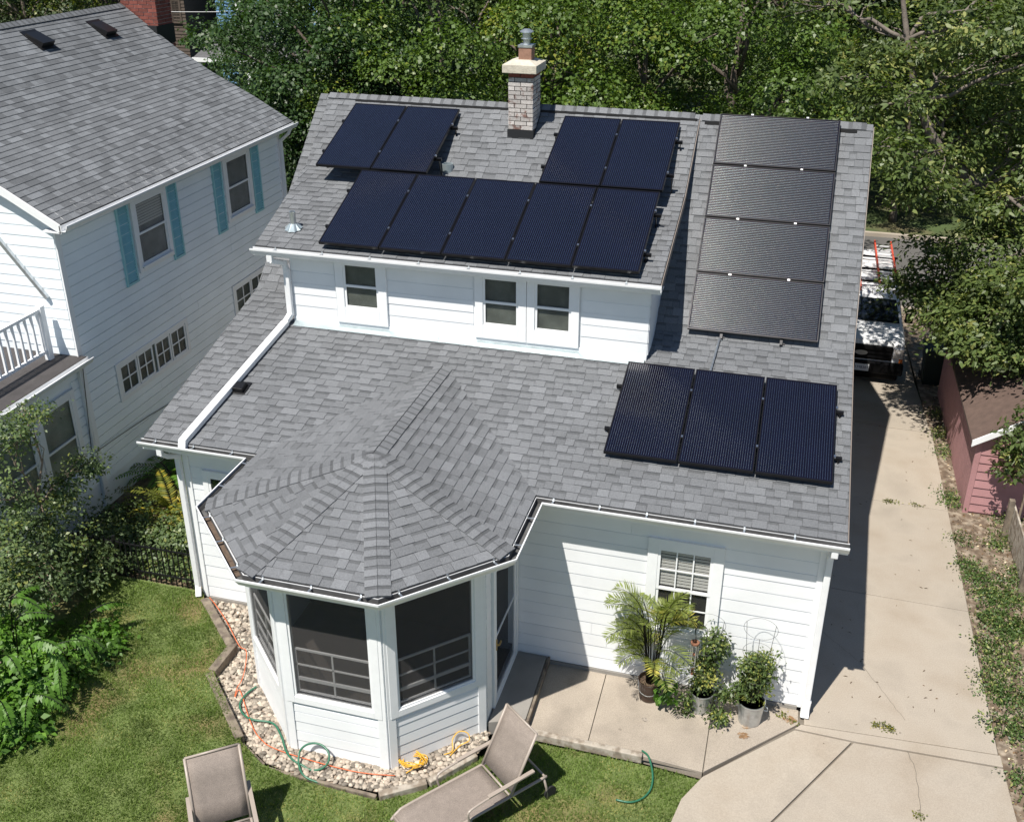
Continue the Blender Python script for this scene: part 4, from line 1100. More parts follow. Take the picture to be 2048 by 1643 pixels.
# porch with roof terrace
PX = NX-0.05
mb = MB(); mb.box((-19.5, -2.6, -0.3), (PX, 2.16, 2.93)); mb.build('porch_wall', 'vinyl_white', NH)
mb = MB(); mb.box((-19.6, -2.75, 2.94), (PX+0.20, 2.20, 3.06)); mb.build('porch_roof', 'porch_deck', NH)
PM = wallM((PX, -2.6, 0), (PX, 2.16, 0)); XP = lambda y: y+2.6
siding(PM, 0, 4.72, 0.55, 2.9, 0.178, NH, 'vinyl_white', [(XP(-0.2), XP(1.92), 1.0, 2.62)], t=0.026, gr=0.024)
window(PM, XP(1.02), XP(1.80), 1.05, 2.46, NH, casing=0.11, mid=1.72, pane='pane', back='reflection_green')
window(PM, XP(-0.10), XP(0.78), 1.05, 2.46, NH, casing=0.11, mid=1.72, pane='pane', back='reflection_green')
pg = [V((PX+0.20, -2.7, 3.07)), V((PX+0.20, 2.22, 3.07))]
sweep(pg, GPR).build('gutter', 'gutter_white', NH)
spout([(PX+0.24, 2.10, 2.96), (PX+0.05, 2.12, 2.82), (PX+0.05, 2.12, 0.9)], 0.07, NH)
RX = -12.98
rl = MB(); rl.bar((RX, -2.6, 3.96), (RX, 1.95, 3.96), 0.06, 0.05); rl.bar((RX, -2.6, 3.22), (RX, 1.95, 3.22), 0.05, 0.05); rl = rl.build('railing', 'trim_white', NH)
y = -2.5
while y < 1.9:
    mb = MB(); mb.box((RX-0.018, y-0.018, 3.24), (RX+0.018, y+0.018, 3.94)); mb.build('baluster', 'trim_white', rl); y += 0.15
for y in (-1.2, 1.95):
    mb = MB(); mb.box((RX-0.05, y-0.05, 3.06), (RX+0.05, y+0.05, 4.02)); mb.build('post', 'trim_white', rl)
a, b = ony(-10, 470, 2.12), ony(95, 596, 2.12)
mb = MB(); mb.bar(a, b, 0.06, 0.06); mb.build('pipe', 'galvanised', NH)
mb = MB(); mb.tube([onx(190, 905, NX+0.06), onx(240, 870, NX+0.06), onx(300, 830, NX+0.05), onx(420, 760, NX+0.05)], 0.007, 5); mb.tube([onx(165, 730, NX+0.05), onx(183, 900, NX+0.05)], 0.007, 5)
mb.build('cable', 'cable', NH)

# ------------------------------------------------------------------ shed, bin, fences
SH = thing('garden_shed', 'dark red board shed with brown roof and white fascia beside the driveway', 'shed', (3.7, 9, 0))
sx0, sx1, sy0, sy1 = 2.56, 5.0, 6.32, 11.4; zs, zrg = 1.58, 2.42; xr = 3.78
mb = MB(); mb.prism([(sx0, sy0, -0.3), (sx0, sy0, zs), (xr, sy0, zrg-0.08), (sx1, sy0, zs), (sx1, sy0, -0.3)], (0, sy1-sy0, 0)); mb.build('wall', 'shed_red', SH)
SM = wallM((sx0, sy0, 0), (sx1, sy0, 0)); z = 0.02
while z < 2.2:
    L0 = 0.0 if z+0.17 < zs else (z+0.17-zs)/(zrg-0.08-zs)*(xr-sx0); L1 = sx1-sx0 if z+0.17 < zs else sx1-sx0-(z+0.17-zs)/(zrg-0.08-zs)*(sx1-xr)
    if L1-L0 > 0.1:
        mb = MB(SM); mb.add([(L0+0.07, 0, z), (L1-0.07, 0, z), (L1-0.07, 0, z+0.175), (L0+0.07, 0, z+0.175), (L0+0.07, 0.026, z), (L1-0.07, 0.026, z), (L1-0.07, 0.006, z+0.175), (L0+0.07, 0.006, z+0.175)], [(5, 4, 7, 6), (0, 4, 5, 1), (1, 5, 6, 2), (2, 6, 7, 3), (3, 7, 4, 0)])
        mb.build('board', 'shed_red', SH)
    z += 0.17
SL = wallM((sx0, sy1, 0), (sx0, sy0, 0)); x = 0.03
while x < sy1-sy0-0.1:
    mb = MB(SL); mb.box((x, 0, -0.02), (x+0.135, 0.02, zs-0.02)); mb.build('board', 'shed_red', SH); x += 0.148
mb = MB(); mb.box((sx0-0.03, sy0-0.032, -0.02), (sx0+0.065, sy0+0.02, zs)); mb.build('corner_trim', 'shed_red', SH)
for s in (-1, 1):
    xe = xr+s*(xr-sx0+0.14); ze_ = zs-0.09
    mb = MB(); mb.prism([(xe, sy0-0.12, ze_+0.03), (xr, sy0-0.12, zrg), (xr, sy0-0.12, zrg-0.05), (xe, sy0-0.12, ze_-0.02)], (0, sy1-sy0+0.24, 0)); mb.build('roof', 'shed_roof', SH)
    mb = MB(); mb.prism([(xe, sy0-0.15, ze_+0.035), (xr, sy0-0.15, zrg+0.005), (xr, sy0-0.15, zrg-0.115), (xe, sy0-0.15, ze_-0.085)], (0, 0.028, 0)); mb.build('fascia', 'trim_white', SH)
BN = thing('wheelie_bin', 'dark green wheeled bin with a white sticker on its lid behind the shed', 'bin', (2.5, 12.2, -0.2))
bx, by = 2.50, 12.25
mb = MB(); a = 0.22; b = 0.28
mb.add([(bx-a, by-a, -0.2), (bx+a, by-a, -0.2), (bx+a, by+a, -0.2), (bx-a, by+a, -0.2), (bx-b, by-b, 0.72), (bx+b, by-b, 0.72), (bx+b, by+b, 0.72), (bx-b, by+b, 0.72)], [(3, 2, 1, 0), (0, 1, 5, 4), (1, 2, 6, 5), (2, 3, 7, 6), (3, 0, 4, 7)]); mb.build('body', 'bin_green', BN, bevel=0.02)
mb = MB(); mb.prism([(bx-0.31, by-0.33, 0.73), (bx-0.31, by+0.30, 0.73), (bx-0.31, by+0.30, 0.82), (bx-0.31, by-0.05, 0.84), (bx-0.31, by-0.33, 0.76)], (0.62, 0, 0)); ld = mb.build('lid', 'bin_green', BN, bevel=0.015)
mb = MB(); mb.add([(bx+0.10, by-0.26, 0.782), (bx+0.22, by-0.26, 0.782), (bx+0.22, by-0.14, 0.818), (bx+0.10, by-0.14, 0.818)], [(0, 1, 2, 3)]); mb.build('sticker', 'plate', ld)
for s in (-1, 1):
    mb = MB(); mb.tube([(bx+s*0.2, by+0.24, -0.1), (bx+s*0.26, by+0.24, -0.1)], 0.12, 14); mb.build('wheel', 'rubber_black', BN)
mb = MB(); mb.tube([(bx-0.25, by+0.34, 0.78), (bx+0.25, by+0.34, 0.78)], 0.015, 8); mb.build('handle', 'bin_green', BN)
WF = thing('board_fence', 'weathered low wooden fence beside the shed and weedy soil strip', 'fence', (3.2, 3.5, 0))
for y0, y1, xx, h in ((2.1, 5.7, 3.02, 0.62),):
    for k in range(4):
        mb = MB(); z0 = 0.02+k*0.155; mb.box((xx+0.18, y0, z0), (xx+0.21, y1, z0+0.145)); mb.build('board', 'timber_pale', WF)
    for y in (y0+0.1, (y0+y1)/2, y1-0.05):
        mb = MB(); mb.box((xx+0.09, y-0.045, -0.1), (xx+0.178, y+0.045, h+0.12)); mb.build('post', 'timber', WF)
IF = thing('iron_fence', 'black iron picket fence between the house corner and the shrubs', 'fence', (-10.6, 0.32, 0))
fz = 0.80
mb = MB(); mb.bar((-11.9, 0.33, fz-0.02), (-9.62, 0.33, fz-0.02), 0.02, 0.025); mb.build('rail', 'iron_black', IF)
mb = MB(); mb.bar((-11.9, 0.33, 0.28), (-9.62, 0.33, 0.28), 0.02, 0.025); mb.build('rail', 'iron_black', IF)
x = -11.9
while x < -9.6:
    mb = MB(); mb.tube([(x, 0.33, -0.05), (x, 0.33, fz+0.05)], 0.011, 5); mb.build('picket', 'iron_black', IF); x += 0.095
for x in (-11.05, -9.63):
    mb = MB(); mb.box((x-0.022, 0.308, -0.05), (x+0.022, 0.352, fz+0.09)); mb.build('post', 'iron_black', IF)

# ------------------------------------------------------------------ van and ladders
GZ = -0.30; VX = 0.83; HW = 0.97; FY = 12.0
VN = thing('work_van', 'white work van with black grille and roof ladders parked in the driveway', 'van', (VX, FY+2.5, GZ))
def vp_(s, y, z): return (VX+s, FY+y, GZ+z)
mb = MB()
secs = [(0.10, 0.30, 1.02, 0.93), (0.16, 0.30, 1.10, 0.95), (0.45, 0.28, 1.15, 0.97), (0.95, 0.28, 1.20, 0.975), (1.05, 0.28, 1.20, 0.975), (4.9, 0.28, 1.15, 0.975), (5.0, 0.34, 1.12, 0.95)]
pts = []; fs = []
for y, z0, z1, hw in secs:
    pts += [vp_(-hw, y, z0), vp_(-hw, y, z1-0.14), vp_(-hw+0.05, y, z1-0.05), vp_(-hw+0.16, y, z1), vp_(hw-0.16, y, z1), vp_(hw-0.05, y, z1-0.05), vp_(hw, y, z1-0.14), vp_(hw, y, z0)]
n = 8
for i in range(len(secs)-1):
    for j in range(n): fs.append((i*n+j, (i+1)*n+j, (i+1)*n+(j+1) % n, i*n+(j+1) % n))
fs += [tuple(range(n)), tuple(range((len(secs)-1)*n, len(secs)*n))[::-1]]
mb.add(pts, fs); mb.build('body', 'van_white', VN, smooth=False, bevel=0.012)
mb = MB(); csec = [(1.0, 1.19, 0.93, 1.20, 0.93), (1.52, 1.19, 0.94, 1.66, 0.80), (1.80, 1.18, 0.95, 1.76, 0.80), (3.0, 1.17, 0.95, 1.80, 0.82), (4.85, 1.16, 0.95, 1.78, 0.80)]
pts = []; fs = []
for y, zb, wb, zt, wt in csec: pts += [vp_(-wb, y, zb), vp_(-wt, y, zt-0.03), vp_(-wt+0.08, y, zt), vp_(wt-0.08, y, zt), vp_(wt, y, zt-0.03), vp_(wb, y, zb)]
n = 6
for i in range(len(csec)-1):
    for j in range(n-1): fs.append((i*n+j, (i+1)*n+j, (i+1)*n+j+1, i*n+j+1))
fs += [tuple(range(n)), tuple(range((len(csec)-1)*n, len(csec)*n))[::-1]]
mb.add(pts, fs); mb.build('cab', 'van_white', VN, bevel=0.01)
mb = MB(); mb.add([vp_(-0.85, 1.015, 1.225), vp_(0.85, 1.015, 1.225), vp_(0.735, 1.49, 1.645), vp_(-0.735, 1.49, 1.645)], [(0, 1, 2, 3)]); mb.build('windshield', 'van_glass', VN)
for s in (-1, 1):
    mb = MB(); mb.tube([vp_(s*0.45-0.4, 1.0, 1.235), vp_(s*0.45+0.25, 1.02, 1.275)], 0.012, 5); mb.build('wiper', 'van_black', VN)
    mb = MB(); mb.add([vp_(s*0.958, 1.25, 1.24), vp_(s*0.962, 2.3, 1.24), vp_(s*0.842, 2.3, 1.68), vp_(s*0.838, 1.62, 1.64)], [(0, 1, 2, 3) if s > 0 else (3, 2, 1, 0)]); mb.build('side_window', 'van_glass', VN)
    mb = MB(); mb.box(vp_(s*1.08-0.10, 1.22, 1.17), vp_(s*1.08+0.08, 1.32, 1.40)); mb.box(vp_(s*0.99-0.03, 1.25, 1.20), vp_(s*0.99+0.03, 1.30, 1.24)); mb.build('mirror', 'van_black', VN, bevel=0.015)
    mb = MB(); mb.box(vp_(s*0.83-0.125, 0.065, 0.70), vp_(s*0.83+0.12, 0.20, 0.97)); hl = mb.build('headlight', 'headlight', VN, bevel=0.02)
    mb = MB(); mb.box(vp_(s*0.90-0.04, 0.05, 0.62), vp_(s*0.90+0.04, 0.12, 0.695)); mb.build('indicator', 'amber', VN)
    for wy in (0.85, 4.1):
        mb = MB(); mb.tube([vp_(s*0.80, wy, 0.36), vp_(s*0.985, wy, 0.36)], 0.37, 22); wl = mb.build('wheel', 'rubber_black', VN)
        mb = MB(); mb.tube([vp_(s*0.97, wy, 0.36), vp_(s*0.99, wy, 0.36)], 0.21, 18); mb.build('rim', 'silver', wl)
mb = MB(); mb.box(vp_(-0.70, 0.04, 0.64), vp_(0.70, 0.12, 1.0)); gr = mb.build('grille', 'van_black', VN, bevel=0.03)
for k in range(3):
    mb = MB(); mb.box(vp_(-0.66, 0.02, 0.70+k*0.10), vp_(0.66, 0.045, 0.735+k*0.10)); mb.build('grille_bar', 'van_black', gr)
mb = MB(); pts = [vp_(0.17*math.cos(t)*0.85, 0.0, 0.82+0.07*math.sin(t)*0.85) for t in [2*math.pi*i/20 for i in range(20)]]
mb.prism(pts[::-1], (0, 0.02, 0)); mb.build('emblem', 'silver', gr)
mb = MB(); mb.box(vp_(-0.98, 0.0, 0.30), vp_(0.98, 0.22, 0.60)); mb.box(vp_(-0.9, 0.10, 0.14), vp_(0.9, 0.25, 0.30)); mb.build('bumper', 'van_black', VN, bevel=0.04)
mb = MB(); mb.box(vp_(-0.10, -0.022, 0.37), vp_(0.22, -0.008, 0.54)); pl = mb.build('number_plate', 'plate', VN)
tcv = bpy.data.curves.new('plate_text', 'FONT'); tcv.body = 'LM8381'; tcv.size = 0.092; tcv.align_x = 'CENTER'; tcv.align_y = 'CENTER'
to = bpy.data.objects.new('t', tcv); col.objects.link(to); bpy.context.view_layer.update()
tme = bpy.data.meshes.new_from_object(to.evaluated_get(bpy.context.evaluated_depsgraph_get())); bpy.data.objects.remove(to)
tme.materials.clear(); tme.materials.append(MATS['plate_text'])
tx = inst('lettering', tme, Matrix.Translation(V(vp_(0.06, -0.025, 0.455))) @ Matrix.Rotation(R(90), 4, 'X'), pl)
for y in (1.95, 2.9, 3.9):
    mb = MB(); mb.bar(vp_(-0.86, y, 1.90), vp_(0.86, y, 1.90), 0.05, 0.04); mb.bar(vp_(-0.8, y, 1.76), vp_(-0.8, y, 1.90), 0.04); mb.bar(vp_(0.8, y, 1.76), vp_(0.8, y, 1.90), 0.04); mb.build('roof_rack', 'van_black', VN)
def ladder(x0, x1, y0, y1, z, label):
    L = thing('ladder', label, 'ladder', ((x0+x1)/2, y0, z), 'ladders on the van roof')
    for x in (x0, x1):
        mb = MB(); mb.bar((x, y0, z), (x, y1, z+0.03), 0.035, 0.085); mb.build('rail', 'ladder_red', L)
    y = y0+0.2
    while y < y1-0.1:
        mb = MB(); mb.tube([(x0, y, z), (x1, y, z)], 0.018, 6); mb.build('rung', 'silver', L); y += 0.3
ladder(0.28, 0.69, 13.15, 16.4, 1.67, 'orange-red ladder on the van roof nearer the white house')
ladder(1.14, 1.55, 13.75, 16.9, 1.67, 'orange-red ladder on the van roof nearer the shed')

# ------------------------------------------------------------------ timbers, gravel, hoses
def timber(a, b, w, h, m, label, group=None, segs=1):
    a, b = V(a), V(b)
    mb = MB(); mb.bar(a, b, w, h); o = mb.build('landscape_timber', m, bevel=0.012)
    return tag(o, label, 'timber', group)
timber((-9.38, 0.12, 0.075), (-8.44, -0.74, 0.075), 0.13, 0.17, 'timber', 'weathered landscape timber running from the house corner along the gravel')
timber((-8.40, -0.72, 0.075), (-8.41, -1.32, 0.075), 0.13, 0.17, 'timber', 'short weathered timber at the kink of the gravel edging')
timber((-8.44, -1.36, 0.065), (-7.40, -2.36, 0.055), 0.12, 0.16, 'timber', 'grey weathered timber edging the lawn beside the sunroom screen')
timber((-7.37, -2.38, -0.005), (-6.93, -2.62, -0.02), 0.07, 0.10, 'timber', 'short sunken timber at the front bend of the gravel bed')
timber((-6.91, -2.63, -0.035), (-5.33, -2.67, -0.045), 0.05, 0.09, 'timber', 'nearly buried edging strip in front of the sunroom gravel')
timber((-5.30, -2.66, -0.02), (-4.79, -2.31, -0.02), 0.10, 0.11, 'timber_pale', 'pale flat edging board in front of the coiled yellow cord')
timber((-4.77, -2.29, -0.02), (-4.32, -1.70, -0.02), 0.10, 0.11, 'timber_pale', 'pale edging board behind the reclining lounger')
timber((-3.82, -1.14, 0.0), (-2.20, -1.155, -0.005), 0.09, 0.13, 'timber_pale', 'bleached timber edge between the patio and the lawn')
rng = np.random.default_rng(5)
import mathutils
def pebmesh(seed):
    import bmesh
    bmx = bmesh.new(); bmesh.ops.create_icosphere(bmx, subdivisions=2, radius=1.0)
    r = random.Random(seed); s = (r.uniform(0.9, 1.4), r.uniform(0.75, 1.05), r.uniform(0.5, 0.75)); ph = r.uniform(0, 6)
    for v in bmx.verts:
        k = 1+0.12*math.sin(3*v.co.x+ph)+0.1*math.sin(4*v.co.y+2*ph)
        v.co = V((v.co.x*s[0]*k, v.co.y*s[1]*k, v.co.z*s[2]))
    me = bpy.data.meshes.new('pebble'); bmx.to_mesh(me); bmx.free()
    me.polygons.foreach_set('use_smooth', [True]*len(me.polygons))
    return me
def pebtone(me, t):
    m2 = me.copy(); at = m2.attributes.new('tone', 'FLOAT', 'FACE'); at.data.foreach_set('value', np.full(len(m2.polygons), t, dtype=np.float32)); m2.materials.append(MATS['pebble']); return m2
base = [pebmesh(i) for i in range(4)]
pms = [pebtone(b, t) for b in base for t in (0.45, 0.75, 1.0, 1.2, 1.45)]
GPOLY = GRAV_O+GRAV_I; spots = []
tries = 0
while len(spots) < 2600 and tries < 90000:
    tries += 1
    x, y = rng.uniform(-9.3, -4.2), rng.uniform(-2.65, 0.28)
    if not inpoly(x, y, GPOLY): continue
    if x < -8.6 and rng.random() < 0.55: continue
    r = rng.uniform(0.019, 0.040)
    if any((x-a)**2+(y-b)**2 < (0.72*(r+c))**2 for a, b, c in spots[-700:]): continue
    spots.append((x, y, r))
spots.sort(key=lambda s: (s[1]))
cv = []; cf = []; ct = []
for i, (x, y, r) in enumerate(spots):
    M = Matrix.Translation((x, y, r*0.35)) @ Matrix.Rotation(rng.uniform(0, 6.28), 4, 'Z') @ Matrix.Diagonal((r, r, r, 1))
    me = pms[rng.integers(len(pms))]
    if i < 280: inst('pebble', me, M, GB)
    else:
        b0 = len(cv); cv += [M @ v.co for v in me.vertices]; cf += [[k+b0 for k in p.vertices] for p in me.polygons]; ct += [me.attributes['tone'].data[0].value]*len(me.polygons)
mb = MB(); mb.v = cv; mb.f = cf; mb.t = ct
stuff(mb.build('pebbles', 'pebble', GB, tone=True, smooth=True))
def smooth_path(pts, n=6):
    P = [V(p) for p in pts]; out = []
    for i in range(len(P)-1):
        p0, p1, p2, p3 = P[max(i-1, 0)], P[i], P[i+1], P[min(i+2, len(P)-1)]
        for k in range(n):
            t = k/n; out.append(0.5*((2*p1)+(p2-p0)*t+(2*p0-5*p1+4*p2-p3)*t*t+(3*p1-p0-3*p2+p3)*t**3))
    out.append(P[-1]); return out
def hose(name, pxs, r, m, label, cat, zs=None, n=6):
    pts = []
    for i, q in enumerate(pxs):
        z = q[2] if len(q) > 2 else 0.06
        pts.append(onz(q[0], q[1], z))
    mb = MB(); mb.tube(smooth_path(pts, n), r, 7); return tag(mb.build(name, m, smooth=True), label, cat)
hp = [onz(u, v, 0.06) for u, v in ((513, 1372), (495, 1385), (480, 1405), (485, 1425), (505, 1438), (545, 1445), (562, 1470), (572, 1500), (585, 1518))]
hc = onz(628, 1512, 0.13)
hp += [hc+V((0.21*math.cos(t), 0.5*0.24*math.sin(t), 0.11*math.sin(t)))for t in [R(235+i*26) for i in range(13)]]
hp += [onz(u, v, z) for u, v, z in ((598, 1530, .06), (608, 1550, .03), (635, 1563, -.01), (680, 1571, -.03), (730, 1566, -.03), (775, 1558, -.02))]
mb = MB(); mb.tube(smooth_path(hp, 6), 0.014, 7); tag(mb.build('garden_hose', 'hose_green', smooth=True), 'green garden hose snaking over the pebbles round the sunroom', 'hose')
hose('garden_hose', [(1284, 1500, .04), (1297, 1512, .05), (1305, 1545, .0), (1302, 1575, -.03), (1285, 1595, -.03), (1260, 1603, -.03), (1232, 1598, -.03)], 0.013, 'hose_green', 'short green hose end hanging over the patio timber onto the lawn', 'hose')
pts = [onz(812, 1545, 0.05)]; c0 = onz(818, 1522, 0.05)
rr = random.Random(3)
for i in range(46):
    t = i*0.9; pts.append(c0+V((0.21*math.cos(t)*rr.uniform(0.5, 1.2)+0.05, 0.13*math.sin(t)*rr.uniform(0.5, 1.3), 0.02+rr.uniform(0, 0.08))))
mb = MB(); mb.tube(smooth_path(pts, 4), 0.007, 5); tag(mb.build('extension_cord', 'cord_yellow', smooth=True), 'tangled yellow extension cord at the front corner of the sunroom', 'cord')
hose('extension_cord', [(888, 1508, .03), (905, 1500, .05), (905, 1478, .12), (918, 1462, .2), (935, 1465, .18), (938, 1480, .1), (920, 1490, .05), (900, 1510, .04)], 0.007, 'cord_yellow', 'loop of yellow cord standing beside the sunroom wall base', 'cord')
hose('extension_cord', [(418, 1193, .05), (432, 1210), (455, 1245), (478, 1290, .1), (492, 1300, .1), (491, 1330), (484, 1358), (474, 1375), (470, 1393), (480, 1380), (500, 1440), (520, 1475, .04), (560, 1500, .05), (700, 1540, .05), (790, 1550, .05)], 0.006, 'cord_orange', 'orange cord running along the pebbles beside the weathered timbers', 'cord')

# ------------------------------------------------------------------ loungers
def lounger(label, hinge, ang, backang, seat_len=1.30, back_len=0.88, w=0.62):
    L = thing('sun_lounger', label, 'sun lounger', (hinge[0], hinge[1], 0), 'taupe sling loungers on the lawn')
    gz = lawnz(*hinge)
    ax = V((math.cos(ang), math.sin(ang), 0)); sd_ = V((ax.y, -ax.x, 0)); h = V((hinge[0], hinge[1], gz+0.38)); up = V((0, 0, 1))
    bt = h+ax*(back_len*math.cos(backang))+up*(back_len*math.sin(backang))
    f = h-ax*seat_len
    def side(s): return sd_*(s*w/2)
    for s in (-1, 1):
        mb = MB(); P = [h+ax*0.55, h, f+ax*0.25, f+ax*0.08-up*0.03, f-ax*0.02-up*0.10]
        mb.tube(smooth_path([p+side(s) for p in P], 4), 0.019, 8); mb.build('side_rail', 'chair_frame', L, smooth=True)
        mb = MB(); mb.tube([h+side(s), bt+side(s)], 0.018, 8); mb.build('back_rail', 'chair_frame', L, smooth=True)
        mb = MB(); a0 = h-ax*0.62+up*0.0; P = [a0, a0+up*0.16-ax*0.02, a0+up*0.21+ax*0.10, h+up*0.235-ax*0.1, h+up*0.25+ax*0.30]
        mb.tube(smooth_path([p+side(s*1.12) for p in P], 4), 0.015, 8)
        mb.bar(h+up*0.245-ax*0.35+side(s*1.12), h+up*0.262+ax*0.32+side(s*1.12), 0.05, 0.022); mb.build('armrest', 'chair_frame', L, smooth=False)
        for p, q in ((h-ax*0.58, h-ax*0.66-up*0.37), (h+ax*0.50, h+ax*0.55-up*0.37)):
            mb = MB(); mb.tube([p+side(s), (p+q)/2+side(s*1.03)+ax*0.02, q+side(s*1.06)], 0.017, 8); mb.build('leg', 'chair_frame', L, smooth=True)
        mb = MB(); c = h+ax*0.60-up*0.29+side(s*1.05); mb.tube([c-side(0.04), c+side(0.04)], 0.09, 16); mb.build('wheel', 'rubber_black', L)
    for p in (f+ax*0.02-up*0.06, h, bt, h+ax*0.54-up*0.02):
        mb = MB(); mb.tube([p-side(1), p+side(1)], 0.015, 8); mb.build('cross_bar', 'chair_frame', L, smooth=True)
    def sheetgrid(P):
        mb = MB(); pts = []; n = 7
        for i, p in enumerate(P):
            t = i/(len(P)-1)
            for j in range(n):
                s = -1+2*j/(n-1); sag = (1-s*s)*0.025*math.sin(math.pi*t)
                pts.append(p+side(s*0.97)-up*sag)
        mb.add(pts, [(i*n+j, i*n+j+1, (i+1)*n+j+1, (i+1)*n+j) for i in range(len(P)-1) for j in range(n-1)])
        return mb
    o = sheetgrid(smooth_path([h-ax*0.03+up*0.004, h-ax*0.5+up*0.004, f+ax*0.25+up*0.004, f+ax*0.08-up*0.026, f-up*0.09], 3)).build('seat_sling', 'sling', L, smooth=True)
    o.modifiers.new('s', 'SOLIDIFY').thickness = 0.006
    d = (bt-h).normalized()
    o = sheetgrid([h+d*0.05, h+d*0.3, h+d*0.6, bt-d*0.01]).build('back_sling', 'sling', L, smooth=True)
    o.modifiers.new('s', 'SOLIDIFY').thickness = 0.006
    return L
lounger('taupe sling lounger with raised back between sunroom step and lawn hose', (-3.86, -2.32), R(51), R(64))
lounger('taupe sling lounger standing alone on the open lawn', (-6.70, -3.92), R(127), R(62))

# ------------------------------------------------------------------ foliage helpers
def frond(P, D, length, droop, nleaf, lmax, wid, rng, out, stem=None, rise=1.0, tone=1.0, wide=1.0, vee=0.5):
    """pinnate frond: appends leaflets (pos, axis, normal, len, tone) to out and the rachis to stem"""
    P, D = np.array(P, float), np.array(D, float); D /= np.linalg.norm(D)
    hz = np.array([D[0], D[1], 0]); hz /= max(1e-6, np.linalg.norm(hz)); sidev = np.cross(hz, [0, 0, 1])
    pts = []; p = P.copy(); d = D.copy(); k = 12
    for i in range(k+1):
        pts.append(p.copy()); p = p+d*length/k; d = d+np.array([0, 0, -droop/k]); d /= np.linalg.norm(d)
    pts = np.array(pts)
    if stem is not None: stem.tube([V(q) for q in pts], [0.006*(1-0.8*i/k)+0.0015 for i in range(k+1)], 4)
    for i in range(nleaf):
        t = 0.18+0.80*i/nleaf; f = t*k; j = min(int(f), k-1); q = pts[j]+(pts[j+1]-pts[j])*(f-j); dd = pts[j+1]-pts[j]; dd /= np.linalg.norm(dd)
        up = np.cross(sidev, dd); up = up if up[2] > 0 else -up
        ll = lmax*math.sin(math.pi*min(1, 0.18+t*0.80))**0.7
        for s in (-1, 1):
            ax = dd*0.65+sidev*s*wide+up*vee*0.4+rng.normal(size=3)*0.08
            out.append((q, ax, up+rng.normal(size=3)*0.15-sidev*s*0.2, ll*rng.uniform(0.85, 1.1), wid, tone*rng.uniform(0.75, 1.2)))
def emit(name, out, m, parent, fold=0.15):
    A = lambda i: np.array([o[i] for o in out])
    return leafmesh(name, A(0), A(1), A(2), A(3), A(4), A(5), m, parent, fold)

# ------------------------------------------------------------------ potted plants
rng = np.random.default_rng(21)
PT = thing('potted_palm', 'tall feathery palm in a dark brown bucket by the patio wall', 'potted plant', (-2.29, 0.0, 0.01))
c = V((-2.29, -0.03, 0.012))
mb = MB(); mb.lathe(c, [(0.125, 0.0), (0.135, 0.02), (0.155, 0.31), (0.163, 0.33), (0.15, 0.33), (0.143, 0.27)], 24); mb.build('pot', 'pot_brown', PT, smooth=False, bevel=0)
mb = MB(); mb.lathe(c, [(0.0, 0.275), (0.143, 0.276)], 20); mb.build('soil', 'soil', PT)
mb = MB(); mb.tube(smooth_path([c+V((-0.16, 0, 0.29)), c+V((-0.12, -0.13, 0.2)), c+V((0, -0.18, 0.17)), c+V((0.12, -0.13, 0.2)), c+V((0.16, 0, 0.29))], 4), 0.005, 5); mb.build('handle', 'galvanised', PT)
out = []; stm = MB()
for i in range(34):
    a = rng.uniform(0, 6.28); el = rng.uniform(0.8, 1.45); L = rng.uniform(0.55, 1.0)
    base = c+V((0.05*math.cos(a), 0.05*math.sin(a), 0.28))
    zt = rng.uniform(0.25, 1.25)
    hub = base+V((0.10*math.cos(a)*zt, 0.06*math.sin(a)*zt-0.02, zt))
    stm.tube([base, (base+hub)/2+V((0.01, 0, 0)), hub], [0.008, 0.007, 0.006], 5)
    frond(hub, (math.cos(a)*math.cos(el), math.sin(a)*math.cos(el)-0.06, math.sin(el)), L*0.80, rng.uniform(1.1, 2.3), 22, 0.25, 0.017, rng, out, stm, tone=1.0 if i % 9 else 1.5, wide=0.8)
stm.build('stems', 'leaf_palm', PT); emit('fronds', out, 'leaf_palm', PT)
mb = MB(); Pq, axq, nrq, lnq, tnq, _ = cloud(rng, [(-2.05, -0.10, 0.22, 0.12, 0.10, 0.08, 5)], 12, 0.05, 0.10)
leafmesh('creeper_leaves', Pq, axq, nrq, lnq, lnq*0.7, tnq, 'leaf_bright', PT)
def cage(cx, cy, z0, h, r, parent):
    mb = MB()
    for k, (zz, rr) in enumerate(((0.35*h, r*0.75), (0.68*h, r*0.9), (h, r))):
        mb.tube([(cx+rr*math.cos(t), cy+rr*math.sin(t), z0+zz) for t in [2*math.pi*i/22 for i in range(22)]], 0.0025, 4, closed=True)
    for i in range(3):
        t = 2*math.pi*i/3+0.5; mb.tube([(cx+0.1*math.cos(t), cy+0.1*math.sin(t), z0), (cx+r*math.cos(t), cy+r*math.sin(t), z0+h)], 0.003, 4)
    return mb.build('wire_cage', 'black_metal', parent)
